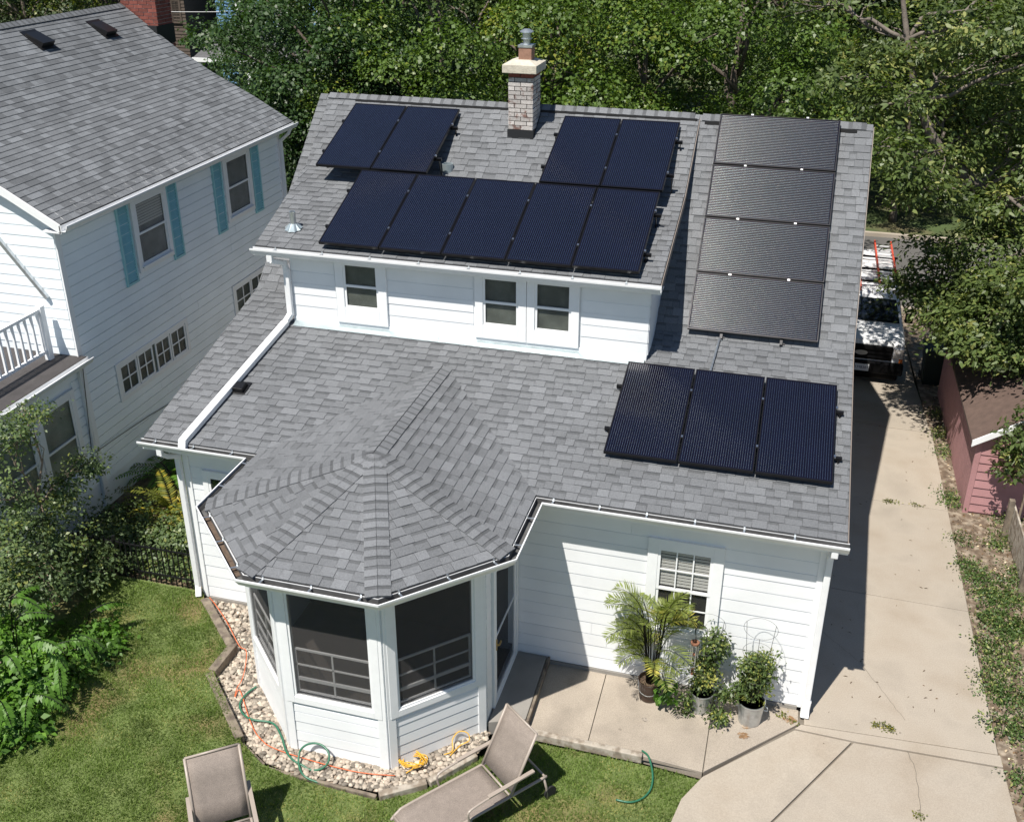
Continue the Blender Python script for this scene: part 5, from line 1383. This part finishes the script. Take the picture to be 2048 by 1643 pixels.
def tomato(label, cx, cy, pr, ph, blobs, cage_h, seed, trail=()):
    g = np.random.default_rng(seed)
    T = thing('potted_tomato', label, 'potted plant', (cx, cy, 0.01))
    c = V((cx, cy, 0.012))
    mb = MB(); mb.lathe(c, [(pr*0.80, 0.0), (pr*0.82, 0.012), (pr*0.98, ph-0.03), (pr*1.03, ph-0.02), (pr*1.03, ph), (pr*0.97, ph), (pr*0.94, ph-0.05)], 28); mb.build('pail', 'galvanised', T, smooth=False)
    for s in (-1, 1):
        mb = MB(); mb.tube([c+V((s*pr*0.94, -0.05, ph*0.72)), c+V((s*(pr+0.035), -0.03, ph*0.66)), c+V((s*(pr+0.035), 0.03, ph*0.66)), c+V((s*pr*0.94, 0.05, ph*0.72))], 0.006, 5); mb.build('handle', 'galvanised', T)
    mb = MB(); mb.lathe(c, [(0.0, ph-0.052), (pr*0.95, ph-0.05)], 20); mb.build('soil', 'soil', T)
    P, ax, nr, ln, tn, C = cloud(g, blobs, 46, 0.055, 0.052, up=0.6, out=0.5, flat=0.8, shell=0.2)
    leafmesh('leaves', P, ax, nr, ln, ln*0.5, tn, 'leaf_tomato', T, 0.2)
    mb = MB(); rr = random.Random(seed)
    for i in range(0, len(C), 3): limb(mb, c+V((rr.uniform(-.05, .05), rr.uniform(-.05, .05), ph-0.05)), C[i], 0.006, 0.003, rr, 0.15, 4, 4)
    mb.build('stems', 'leaf_tomato', T)
    cage(cx, cy, ph, cage_h, 0.22, T)
    return T
tomato('straggly tomato plant trailing over a galvanised pail beside the wind chime', -1.56, -0.06, 0.165, 0.33, [(-1.54, -0.02, 0.62, 0.20, 0.16, 0.26, 26), (-1.46, 0.06, 1.02, 0.15, 0.12, 0.28, 18), (-1.78, -0.22, 0.20, 0.10, 0.08, 0.16, 6), (-1.30, -0.30, 0.14, 0.12, 0.09, 0.12, 8), (-1.27, -0.14, 0.40, 0.10, 0.08, 0.14, 6)], 1.15, 31)
tomato('bushy green tomato plant in a shiny pail next to the downspout', -0.89, -0.10, 0.185, 0.36, [(-0.87, -0.02, 0.85, 0.21, 0.18, 0.30, 44), (-0.93, -0.04, 0.55, 0.20, 0.16, 0.16, 18), (-1.06, -0.12, 0.46, 0.10, 0.08, 0.12, 7)], 1.22, 32)
WCM = thing('wind_chime', 'wooden wind chime with metal tubes hanging from a hook by the trailing tomato', 'wind chime', (-1.76, 0.0, 0.0))
wc = V((-1.72, -0.02, 1.10))
mb = MB(); mb.tube(smooth_path([wc+V((0.14, 0.1, -0.95)), wc+V((0.14, 0.1, 0.0)), wc+V((0.13, 0.09, 0.20)), wc+V((0.05, 0.03, 0.28)), wc+V((-0.01, 0, 0.22)), wc+V((0, 0, 0.12))], 5), 0.005, 5); mb.build('hook', 'iron_black', WCM)
mb = MB(); mb.lathe(wc, [(0.028, -0.012), (0.06, -0.012), (0.06, 0.012), (0.028, 0.012), (0.028, -0.012)], 18); mb.build('ring', 'wood_chime', WCM)
for i in range(6):
    t = 2*math.pi*i/6; mb = MB(); q = wc+V((0.048*math.cos(t), 0.048*math.sin(t), -0.02)); mb.tube([q, q-V((0, 0, 0.24+0.02*i))], 0.008, 7); mb.build('chime_tube', 'galvanised', WCM)
mb = MB(); mb.tube([wc+V((0, 0, 0.12)), wc+V((0, 0, -0.5))], 0.0015, 4); mb.lathe(wc+V((0, 0, -0.2)), [(0.005, -0.01), (0.022, -0.008), (0.022, 0.008), (0.005, 0.01)], 12); mb.box(wc+V((-0.022, -0.004, -0.56)), wc+V((0.022, 0.004, -0.44))); mb.build('clapper', 'wood_chime', WCM)

# ------------------------------------------------------------------ trees
def make_tree(name, label, cat, blobs, per, spread, leaf, m, bark, trunk, seed, group=None, asp=0.75, limbs=True, ctrs=None, up=0.7, out=0.6, flat=0.55, shell=0.55, limb_r=0.05, round_=False, fold=0.2, lstep=1):
    g = np.random.default_rng(seed); rr = random.Random(seed)
    T = thing(name, label, cat, trunk[0][0], group)
    P, ax, nr, ln, tn, C = cloud(g, blobs, per, spread, leaf, up, out, flat, shell, ctrs)
    leafmesh('crown', P, ax, nr, ln, ln*asp, tn, m, T, fold, round_)
    mb = MB()
    mb.tube(smooth_path([p for p, r in trunk], 3), [r for r in np.interp(np.linspace(0, len(trunk)-1, 3*(len(trunk)-1)+1), range(len(trunk)), [r for p, r in trunk])], 9)
    if limbs:
        tp = [V(p) for p, r in trunk]
        for b in blobs[::lstep]:
            c = V(b[:3]); j = min(range(1, len(tp)), key=lambda k: (tp[k]-c).length+max(0, tp[k].z-c.z)*2)
            pts = limb(mb, tp[j], c, limb_r, limb_r*0.4, rr, 0.12, 6, 5)
            for k in range(7):
                d = V((rr.gauss(0, 1), rr.gauss(0, 1), rr.gauss(0.2, 0.7))).normalized(); e = c+V((d.x*b[3], d.y*b[4], d.z*b[5]))*0.85
                limb(mb, pts[rr.randint(2, 5)], e, limb_r*0.4, limb_r*0.12, rr, 0.18, 5, 4)
    mb.build('trunk', bark, T, smooth=True)
    return T
def crownblobs(seed, R_, H, n, ncl):
    r = random.Random(seed); B = [(0, 0, H*0.62, R_*0.62, R_*0.62, H*0.30, ncl)]
    for i in range(n):
        t = 2.39996*i; k = (i+0.5)/n; z = H*(0.24+0.64*((i*0.618) % 1)); rad = R_*(0.72-0.45*abs(z/H-0.45))
        s = r.uniform(0.55, 0.9)
        B.append((rad*math.cos(t), rad*math.sin(t), z, R_*0.42*s, R_*0.42*s, R_*0.32*s, ncl))
    return B
def tree_at(name, label, x, y, z, H, R_, m, seed, group, n=25, per=1250, leaf=0.105, mr=1.3):
    g = np.random.default_rng(seed); rr = random.Random(seed)
    T = thing(name, label, 'tree', (x, y, z), group); M = []
    for i in range(n):
        k = (i+0.5)/n; ph = 2.39996*i; zz = 1-2*k
        sr = math.sqrt(max(0, 1-zz*zz)); jit = rr.uniform(0.6, 1.12)
        M.append((x+R_*sr*jit*math.cos(ph), y+R_*sr*jit*math.sin(ph), z+H*0.54+H*0.42*zz*jit, mr*rr.uniform(0.62, 1.12)))
    P, ax, nr, ln, tn = mounds(g, M, per, leaf)
    leafmesh('crown', P, ax, nr, ln, ln*0.8, tn, m, T, 0.2)
    mb = MB(); tp = [V((x, y, z-0.1)), V((x+0.1, y, z+H*0.25)), V((x-0.1, y+0.1, z+H*0.5)), V((x, y, z+H*0.8))]
    mb.tube(smooth_path(tp, 3), [0.24, 0.22, 0.2, 0.18, 0.16, 0.14, 0.12, 0.10, 0.07, 0.05], 9)
    for q in M[::2]:
        a = tp[1].lerp(tp[3], min(1, max(0, (q[2]-z)/H-0.35)*1.2)); pts = limb(mb, a, V(q[:3]), 0.06, 0.02, rr, 0.12, 5, 5)
    mb.build('trunk', 'bark', T, smooth=True)
    return T
def copy_tree(o, loc, rz, s, label=None):
    c = o.copy(); col.objects.link(c); c.location = loc; c.rotation_euler = (0, 0, rz); c.scale = (s, s, s)
    if label: c['label'] = label
    for ch in o.children:
        k = ch.copy(); col.objects.link(k); k.parent = c
    return c
G1 = 'leafy trees along the street behind the house'
LAB1 = 'broad leafy green tree in the street row behind the house ridge'
LAB2 = 'tall leafy tree in the yards across the street'
GZ2 = -0.44
tA = tree_at('maple_tree', 'leafy green maple rising directly behind the brick chimney', -7.6, 16.5, GZ2, 9.6, 3.9, 'leaf_maple', 51, G1)
tB = tree_at('maple_tree', 'leafy green maple behind the top of the striped panel stack', -2.9, 17.0, GZ2, 10.2, 3.3, 'leaf_maple', 52, G1)
tC = tree_at('maple_tree', 'dark green maple standing between the two roofs at the street', -14.3, 17.2, GZ2, 9.0, 3.3, 'leaf_dark', 53, None, n=44, per=1100)
for (x, y, rz, k, lb) in ((-12.4, 17.0, 2.0, 0.8, 'dark green maple behind the roof-end pair of ridge panels'), (-19.4, 25.6, 4.4, 1.0, 'dark green maple across the street hiding the blue house'), (-16.2, 16.4, 1.2, 0.55, 'low dark green tree beside the end of the neighbouring gutter')): copy_tree(tC, (x, y, GZ2), rz, k, lb)
copy_tree(tA, (-5.3, 16.9, GZ2), 2.1, 0.95, 'leafy green maple behind the ridge panels at the dormer edge')
copy_tree(tB, (-11.0, 16.6, GZ2), 4.0, 0.97, 'leafy green maple behind the bare ridge between chimney and roof-end panels')
for (x, y, k, lb) in ((2.4, 26.4, 0.62, 'low leafy tree on the far verge straight beyond the driveway'), (5.8, 26.8, 0.66, 'low leafy tree on the far verge behind the ash trunk'), (-0.8, 27.0, 0.6, 'low leafy tree on the far verge beyond the roof edge')): copy_tree(tB, (x, y, GZ2), x, k, lb)
b_ = ony(335, 120, 27)
copy_tree(tB, (b_.x, 27.6, GZ2), 1.0, 0.36, 'small round leafy tree in front of the brown house').pop('group')
tD = tree_at('shade_tree', LAB2, -16.5, 28.6, GZ2, 13.5, 4.8, 'leaf_far_shade', 54, 'trees across the street', n=34, per=850, leaf=0.15, mr=1.7)
for x, y, rz, s in ((-9.3, 29.5, 1, 1.02), (-2.2, 28.8, 2.5, 1.0), (4.6, 29.2, 4, 1.05), (11.2, 28.6, 5.2, 1.0), (17, 31, 0.5, 1.1), (-39, 32, 1.4, 1.0), (-47, 34, 4.1, 1.0), (-34.5, 29, 2.9, 0.8)): copy_tree(tD, (x, y, GZ2), rz, s)
tE = tree_at('shade_tree', 'dark tree in the back row beyond the street trees', -13, 40, GZ2, 16, 6.5, 'leaf_dark', 55, 'back row of dark trees', n=46, per=480, leaf=0.22, mr=1.9)
for x, y, rz, s in ((-20, 48, 1, 1.0), (-4, 41, 2.2, 1), (5, 40, 3.1, 1.05), (14, 41, 4.4, 1), (23, 42, 5.5, 1.1), (-40, 62, 2, 1.2), (-52, 60, 0, 1.2), (-28, 66, 4, 1.3), (-8, 60, 5, 1.3), (8, 60, 1, 1.3), (24, 60, 2, 1.3)): copy_tree(tE, (x, y, GZ2), rz, s)
# the ash beside the driveway
ab = [(5.4, 13.4, 6.6, 2.2, 1.8, 2.2, 50), (3.4, 13.0, 5.0, 1.4, 1.2, 1.3, 34), (2.2, 12.8, 7.0, 1.5, 1.2, 1.2, 36), (0.7, 11.0, 7.7, 1.2, 1.1, 0.7, 22), (-0.9, 11.2, 8.2, 1.2, 1.1, 0.6, 14), (-2.2, 11.6, 8.6, 0.9, 0.9, 0.4, 8),
      (1.5, 10.8, 5.4, 0.8, 0.8, 0.5, 18), (2.9, 10.4, 3.7, 0.9, 0.9, 0.7, 26), (3.6, 10.2, 2.9, 0.9, 0.8, 0.7, 26), (2.5, 10.0, 2.6, 0.5, 0.6, 0.35, 10), (4.4, 9.7, 2.6, 0.9, 0.8, 0.6, 18), (5.6, 12.4, 4.2, 1.2, 1.0, 1.2, 30), (6.2, 12.0, 8.8, 2.2, 2.0, 1.6, 36), (2.9, 13.0, 8.8, 2.0, 1.6, 1.1, 40), (0.4, 9.3, 6.7, 0.7, 0.6, 0.4, 9), (4.4, 12.8, 4.2, 1.2, 1.0, 1.0, 22),
      (3.9, 8.4, 3.5, 0.9, 0.8, 0.6, 26), (4.9, 9.0, 3.9, 1.0, 0.9, 0.7, 24), (3.3, 9.2, 2.9, 0.6, 0.6, 0.35, 12), (3.35, 7.3, 4.1, 0.6, 0.6, 0.35, 14), (4.1, 7.0, 4.4, 0.8, 0.7, 0.4, 18), (3.8, 8.0, 4.9, 0.8, 0.7, 0.4, 16), (4.8, 7.6, 5.2, 0.9, 0.8, 0.5, 16), (0.55, 7.9, 6.1, 0.5, 0.45, 0.35, 9), (1.0, 8.4, 5.4, 0.5, 0.45, 0.3, 9), (1.5, 9.2, 5.0, 0.6, 0.5, 0.4, 11), (-0.3, 10.0, 7.0, 0.7, 0.6, 0.4, 10), (0.3, 10.6, 6.5, 0.6, 0.6, 0.35, 9), (1.6, 11.0, 6.2, 0.8, 0.7, 0.5, 16), (2.6, 11.2, 6.2, 1.0, 0.7, 0.7, 22), (3.6, 10.6, 5.6, 0.9, 0.7, 0.6, 20), (1.9, 10.3, 8.0, 1.0, 0.8, 0.5, 20), (3.4, 10.2, 7.4, 1.0, 0.8, 0.6, 20), (4.6, 10.0, 6.4, 1.0, 0.8, 0.7, 20), (3.0, 10.2, 4.7, 0.7, 0.6, 0.4, 14)]
for (u, v, yy, r, n_) in ((1950, 640, 8.6, 0.75, 26), (2020, 650, 8.4, 0.75, 26), (1905, 600, 9.6, 0.7, 22), (1985, 590, 9.6, 0.8, 24), (2040, 560, 9.0, 0.8, 22), (1850, 560, 10.5, 0.6, 14), (1955, 685, 8.2, 0.5, 14), (2030, 700, 8.0, 0.5, 14), (1900, 648, 9.2, 0.45, 10), (1870, 505, 11.0, 0.5, 9)):
    p = ony(u, v, yy); ab.append((p.x, p.y, p.z, r, r, r*0.62, n_))
make_tree('ash_tree', 'tall ash with pale limbs overhanging the driveway, van and shed', 'tree', ab, 88, 0.24, 0.108, 'leaf_ash', 'bark_pale', [(V((5.6, 12.4, -0.4)), 0.24), (V((5.0, 12.0, 1.8)), 0.21), (ony(2075, 560, 11.5), 0.17), (ony(2030, 480, 11.2), 0.15), (ony(1960, 380, 11.0), 0.13), (ony(1880, 300, 10.8), 0.105), (ony(1836, 200, 10.7), 0.085), (ony(1815, 80, 10.7), 0.06), (ony(1800, -60, 10.8), 0.03)], 61, asp=0.46, limb_r=0.05, round_=True, flat=0.42)
make_tree('sapling', 'leafy sapling in front of the red shed gable', 'sapling', [(3.25, 5.85, 2.05, 0.42, 0.32, 0.38, 16), (3.05, 5.9, 1.35, 0.36, 0.25, 0.28, 11), (3.5, 5.8, 1.6, 0.4, 0.3, 0.4, 14)], 40, 0.11, 0.105, 'leaf_ash', 'twig', [(V((3.4, 5.95, 0)), 0.025), (V((3.38, 5.9, 0.9)), 0.02), (V((3.3, 5.88, 1.8)), 0.012)], 62, asp=0.5, limb_r=0.010)
# shrubs beside the neighbouring porch
def pxb(u, v, x, r, rz, n): p = onx(u, v, x); return (p.x, p.y, p.z, r, r, rz, n)
make_tree('shrub', 'large small-leaved shrub with bare arching stems against the neighbouring porch', 'shrub', [pxb(15, 870, -12.0, 0.36, 0.40, 18), pxb(60, 820, -12.0, 0.25, 0.14, 8), pxb(165, 930, -11.8, 0.30, 0.16, 14), pxb(120, 985, -11.8, 0.40, 0.28, 22), pxb(15, 1000, -11.9, 0.42, 0.40, 24), pxb(90, 1080, -11.6, 0.6, 0.42, 42), pxb(10, 1110, -11.6, 0.6, 0.45, 42), pxb(170, 1130, -11.3, 0.5, 0.32, 40), pxb(60, 1170, -11.2, 0.6, 0.35, 44), pxb(200, 1060, -11.6, 0.3, 0.18, 14)], 52, 0.115, 0.060, 'leaf_bush', 'twig', [(V((-11.6, -0.6, 0)), 0.05), (V((-11.65, -0.55, 0.4)), 0.045), (V((-11.75, -0.35, 0.9)), 0.035), (V((-11.9, -0.1, 1.6)), 0.02)], 63, asp=0.6, limb_r=0.02, shell=0.35)
g = np.random.default_rng(77)
BP = thing('leafy_plant', 'bright green plant with rows of drooping pointed leaflets in the border', 'plant', (-11.0, -1.9, 0.1))
out = []; stm = MB()
for (u, v, z0, du, dv, L) in ((60, 1290, 1.0, 0.4, -0.3, 0.9), (95, 1300, 0.8, 0.8, 0.1, 0.85), (180, 1225, 0.65, 0.9, 0.35, 0.7), (120, 1320, 0.6, 0.9, -0.25, 0.9), (10, 1310, 0.9, 0.3, -0.6, 0.8), (30, 1240, 1.2, 0.35, 0.5, 0.8), (60, 1390, 0.55, 0.8, -0.6, 0.7), (0, 1400, 0.7, 0.6, -0.8, 0.8), (140, 1270, 0.7, 1, 0.0, 0.7), (20, 1200, 1.3, 0.6, 0.3, 0.7), (90, 1350, 0.5, 1, -0.5, 0.7)):
    p = onz(u, v, z0)
    stm.tube([(p.x-0.2*du, p.y-0.2*dv, 0.0), (p.x-0.1*du, p.y-0.1*dv, z0*0.6), p], [0.012, 0.010, 0.007], 5)
    for k in range(2):
        a = g.uniform(-0.7, 0.7); frond(p, (du*math.cos(a)-dv*math.sin(a), dv*math.cos(a)+du*math.sin(a), 0.55), L*g.uniform(0.7, 1.1), 1.5, 11, 0.125, 0.052, g, out, stm, tone=1.05, wide=1.0, vee=-1.5)
stuff(stm.build('stems', 'leaf_bright', BP)); stuff(emit('leaflets', out, 'leaf_bright', BP, fold=0.1))
make_tree('undergrowth', 'low tangle of dark green leaves under the drooping bright plant', 'plant', [(-11.4, -1.9, 0.35, 0.7, 0.7, 0.4, 46), (-10.6, -2.3, 0.30, 0.6, 0.6, 0.32, 40), (-10.5, -3.1, 0.28, 0.55, 0.5, 0.3, 36), (-11.2, -2.9, 0.45, 0.7, 0.7, 0.45, 40), (-10.3, -1.35, 0.22, 0.5, 0.4, 0.22, 26)], 46, 0.11, 0.095, 'leaf_bright', 'twig', [(V((-11.1, -2.4, 0)), 0.03), (V((-11.1, -2.4, 0.3)), 0.02), (V((-11.0, -2.4, 0.6)), 0.01)], 64, asp=0.6, limb_r=0.008, shell=0.2, limbs=True)
for (x, y, n, L, lb, mm) in ((-11.25, 2.25, 17, 1.25, 'golden green fern clump at the base of the neighbouring wall', 'leaf_fern'), (-10.6, 2.9, 15, 1.15, 'yellowing fern clump between the two houses beside the golden fern', 'leaf_fern'), (-11.9, 3.3, 15, 1.3, 'dark green fern clump below the four-pane ribbon window', 'leaf_bright'), (-10.3, 2.0, 12, 0.95, 'small fern clump nearest the white downspout between the houses', 'leaf_fern')):
    F = thing('fern', lb, 'fern', (x, y, 0.02)); out = []; stm = MB()
    for i in range(n):
        a = 2*math.pi*i/n+g.uniform(-0.3, 0.3); el = g.uniform(0.7, 1.25)
        frond((x, y, 0.03), (math.cos(a)*math.cos(el), math.sin(a)*math.cos(el), math.sin(el)), L*g.uniform(0.8, 1.15), g.uniform(1.3, 2.2), 20, 0.17, 0.042, g, out, stm, tone=g.uniform(0.8, 1.4), wide=1.2, vee=0.0)
    stm.build('stalks', mm, F); emit('fronds', out, mm, F, 0.05)
make_tree('ground_cover', 'mixed low greenery filling the bed between the two houses', 'plant', [(-10.4, 1.5, 0.35, 0.7, 0.55, 0.3, 70), (-10.9, 1.25, 0.22, 0.8, 0.35, 0.2, 40), (-10.4, 0.78, 0.10, 0.8, 0.25, 0.1, 34), (-11.3, 0.78, 0.12, 0.6, 0.25, 0.12, 26), (-11.7, 1.5, 0.30, 0.7, 0.7, 0.35, 50), (-10.3, 2.9, 0.30, 0.5, 0.8, 0.3, 36), (-11.5, 5.5, 0.4, 0.8, 1.6, 0.4, 60), (-10.4, 5.2, 0.35, 0.7, 1.8, 0.35, 50)], 46, 0.10, 0.065, 'leaf_bush', 'twig', [(V((-10.8, 1.4, 0)), 0.02), (V((-10.8, 1.4, 0.2)), 0.015), (V((-10.8, 1.4, 0.4)), 0.01)], 65, asp=0.6, limb_r=0.005, shell=0.2, limbs=False)
# weeds on the soil strip and in the driveway joints
rw = random.Random(9)
W = []
for (u, v, s) in ((1905, 1005, .10), (1895, 990, .08), (1920, 1080, .08), (1935, 1130, .10), (1960, 1150, .14), (2010, 1040, .22), (2030, 1080, .2), (2000, 1090, .16), (1985, 1190, .2), (2015, 1200, .22), (2030, 1260, .2), (1975, 1240, .12), (1945, 1160, .1), (1990, 1300, .18), (2020, 1330, .18), (1980, 1370, .16), (2010, 1400, .2), (2030, 1390, .2), (1995, 1450, .14), (2040, 1470, .14), (1960, 985, .12), (2040, 1150, .2), (1880, 870, .12), (1890, 905, .12), (1875, 830, .1), (1965, 1290, .1), (1990, 1345, .14), (2005, 1260, .2), (2042, 1555, .1)):
    p = onz(u, v, 0); W.append((p.x, p.y, 0.02, s*1.5, s*1.5, 0.03+s*0.15, int(9+s*110)))
for i in range(38):
    x_, y_ = 2.55+abs(rw.gauss(0, 0.55)), rw.uniform(-2.6, 4.6)
    if x_ < 3.8: W.append((x_, y_, 0.015, rw.uniform(0.1, 0.22), rw.uniform(0.1, 0.22), 0.03, rw.randint(7, 18)))
P, ax, nr, ln, tn, C = cloud(np.random.default_rng(8), W, 12, 0.11, 0.042, shell=0.0, cl_tone=0.3)
P[:, 2] = np.abs(P[:, 2])
stuff(leafmesh('weeds', P, ax, nr, ln, ln*0.55, tn, 'leaf_weed'))
W = []
for (u, v, s) in ((1770, 1455, .06), (1750, 1450, .05), (1785, 1460, .05), (1790, 1005, .06), (1830, 1010, .05), (1775, 1003, .04), (1838, 1632, .05), (1575, 1440, .06), (1560, 1430, .05)):
    p = onz(u, v, 0); W.append((p.x, p.y, 0.012, s*2, s*0.6, 0.02, 5))
P, ax, nr, ln, tn, C = cloud(np.random.default_rng(18), W, 14, 0.03, 0.03, shell=0.0); P[:, 2] = np.abs(P[:, 2])
stuff(leafmesh('joint_weeds', P, ax, nr, ln, ln*0.5, tn, 'leaf_fern'))
# scattered dead leaves and stones on the soil strip and driveway
N = 2600; g = np.random.default_rng(12)
P = np.stack([g.uniform(2.36, 4.2, N), g.uniform(-3.2, 13, N), np.full(N, 0.0)], 1); P[:, 2] = np.where(P[:, 1] > 10, -0.02-(P[:, 1]-10)*0.055, -0.012)
nr = np.array([0, 0, 1])+g.normal(size=(N, 3))*0.35; ax = g.normal(size=(N, 3)); ax -= nr*np.sum(ax*nr, 1, keepdims=True)/np.sum(nr*nr, 1, keepdims=True)
leafmat('leaf_dry', (0.17, 0.105, 0.055), 0.1, 0.8, yellow=(0.5, 0.42, 0.30))
stuff(leafmesh('leaf_litter', P, ax, nr, g.uniform(0.03, 0.075, N), g.uniform(0.02, 0.04, N), g.uniform(0.5, 1.6, N), 'leaf_dry'))
N = 60; q = [onz(g.uniform(1650, 1930), g.uniform(830, 1500), 0.006) for _ in range(N)]; q = [p for p in q if 0 < p.x < 2.2]; N = len(q)
nr = np.array([0, 0, 1])+g.normal(size=(N, 3))*0.2; ax = g.normal(size=(N, 3)); ax[:, 2] = 0
stuff(leafmesh('twigs', np.array(q), ax, nr, g.uniform(0.03, 0.09, N), g.uniform(0.008, 0.02, N), g.uniform(0.3, 0.8, N), 'leaf_dry'))
# lawn grass
g = np.random.default_rng(33)
N = 330000
xs = g.uniform(-11.2, -1.4, N); ys = g.uniform(-5.6, 0.25, N)
def inpoly_np(x, y, P):
    c = np.zeros(len(x), bool); j = len(P)-1
    for i in range(len(P)):
        xi, yi = P[i]; xj, yj = P[j]
        if yi != yj: c ^= ((yi > y) != (yj > y)) & (x < (xj-xi)*(y-yi)/(yj-yi)+xi)
        j = i
    return c
k = inpoly_np(xs, ys, LAWN); xs, ys = xs[k], ys[k]; N = len(xs)
t = np.clip((xs+8.2)/3.4, 0, 1); t = t*t*(3-2*t); zs_ = 0.13*(1-t)-0.06*t
dry = np.zeros(N); lush = np.zeros(N)
for i in range(130):
    cx, cy, r = g.uniform(-11, -1.5), g.uniform(-5.5, 0.2), g.uniform(0.06, 0.35)
    e = np.exp(-(((xs-cx)/(r*g.uniform(0.7, 1.6)))**2+((ys-cy)/r)**2))
    if i % 2: dry = np.maximum(dry, e*g.uniform(0.4, 1.0))
    else: lush = np.maximum(lush, e)
dry = np.maximum(dry, np.exp(-((xs+8.0+0.35*(ys+2.5))/0.10)**2)*0.55*(np.sin(ys*9)+1.3)/2.3)
tn = 0.92+0.12*g.normal(size=N)-0.22*lush+0.10*np.sin(xs*1.7+np.sin(ys*2.3)*1.5)*np.sin(ys*1.9+xs*0.6)+0.06*np.sin(xs*6.1+ys*2)*np.sin(ys*5.3-xs); isdry = g.random(N) < dry*0.8
tn = np.where(isdry, g.uniform(1.25, 1.6, N), tn); 
hh = np.where(isdry, 0.026, 0.045)*g.uniform(0.5, 1.5, N)*(1+0.35*np.sin(xs*9+np.sin(ys*7)*2)*np.sin(ys*8))
ax = np.stack([g.normal(size=N)*0.5+0.15*np.sin(xs*3), g.normal(size=N)*0.5+0.15*np.cos(ys*4), np.full(N, 0.75)], 1)
nr = np.cross(ax, g.normal(size=(N, 3)))
stuff(leafmesh('grass', np.stack([xs, ys, zs_-0.003], 1), ax, nr, hh, g.uniform(0.006, 0.010, N), np.clip(tn, 0.5, 1.6), 'grass_blade', fold=0.0))

# ------------------------------------------------------------------ houses across the street, cable
BH = thing('brown_house', 'dark brown clapboard house behind the neighbouring chimney', 'house', (-33, 40, -0.4))
c_ = ony(375, 60, 36).x
mb = MB(); mb.box((c_-6, 36, -0.45), (c_, 45, 8.5)); mb.build('wall', 'brown_house', BH)
BM = wallM((c_-6, 36, 0), (c_, 36, 0)); mb = MB(BM); z = 0.0
while z < 8.4:
    mb.add([(0, 0.0, z), (6, 0.0, z), (6, 0.03, z), (0, 0.03, z), (6, 0.004, z+0.16), (0, 0.004, z+0.16)], [(0, 1, 2, 3), (3, 2, 4, 5)]); z += 0.16
stuff(mb.build('siding', 'brown_house', BH))
a, b = ony(343, 8, 36), ony(363, 45, 36)
window(BM, a.x-c_+6, b.x-c_+6, b.z, a.z+0.15, BH, casing=0.08, m='brown_house', pane='pane', back='grey_backing', grid=(2, 3))
mb = MB(); mb.prism([(c_-6.4, 35.6, 8.4), (c_-3, 35.6, 11), (c_+0.4, 35.6, 8.4)], (0, 9.8, 0)); mb.build('roof', 'far_roof', BH)
BL = thing('blue_house', 'blue clapboard house with a grey porch roof behind the dark maples', 'house', (-25, 42, -0.4))
x0 = ony(437, 60, 37).x
mb = MB(); mb.box((x0, 37, -0.45), (x0+7.5, 46, 7.6)); mb.build('wall', 'blue_house', BL)
BM = wallM((x0, 37, 0), (x0+7.5, 37, 0)); mb = MB(BM); z = 0.0
while z < 7.5:
    mb.add([(0, 0.0, z), (7.5, 0.0, z), (7.5, 0.03, z), (0, 0.03, z), (7.5, 0.004, z+0.15), (0, 0.004, z+0.15)], [(0, 1, 2, 3), (3, 2, 4, 5)]); z += 0.15
stuff(mb.build('siding', 'blue_house', BL))
for xx in (1.2, 3.4, 5.6): window(BM, xx, xx+0.9, 3.9, 5.3, BL, casing=0.12, pane='pane_dark')
a = ony(385, 116, 33.6)
mb = MB(); mb.prism([(a.x, 33.6, a.z), (a.x, 37, a.z+1.0), (a.x, 37, a.z+0.9), (a.x, 33.6, a.z-0.12)], (8.2, 0, 0)); mb.build('porch_roof', 'far_roof', BL)
mb = MB(); mb.box((a.x, 33.54, a.z-0.16), (a.x+8.2, 33.59, a.z+0.03)); mb.build('porch_fascia', 'trim_white', BL)
for k in range(4):
    mb = MB(); mb.box((a.x+0.2+k*2.55, 33.7, -0.45), (a.x+0.36+k*2.55, 33.86, a.z-0.13)); mb.build('porch_post', 'trim_white', BL)
mb = MB(); mb.prism([(x0-0.4, 36.6, 7.5), (x0+3.75, 36.6, 10), (x0+7.9, 36.6, 7.5)], (0, 9.8, 0)); mb.build('roof', 'far_roof', BL)
mb = MB(); mb.tube(smooth_path([ony(250, 22, 26), ony(312, 23.5, 26), ony(440, 24, 26), ony(700, 20, 26)], 4), 0.012, 4)
tag(mb.build('utility_cable', 'cable_grey'), 'thin pale utility cable strung in front of the brown house', 'cable')
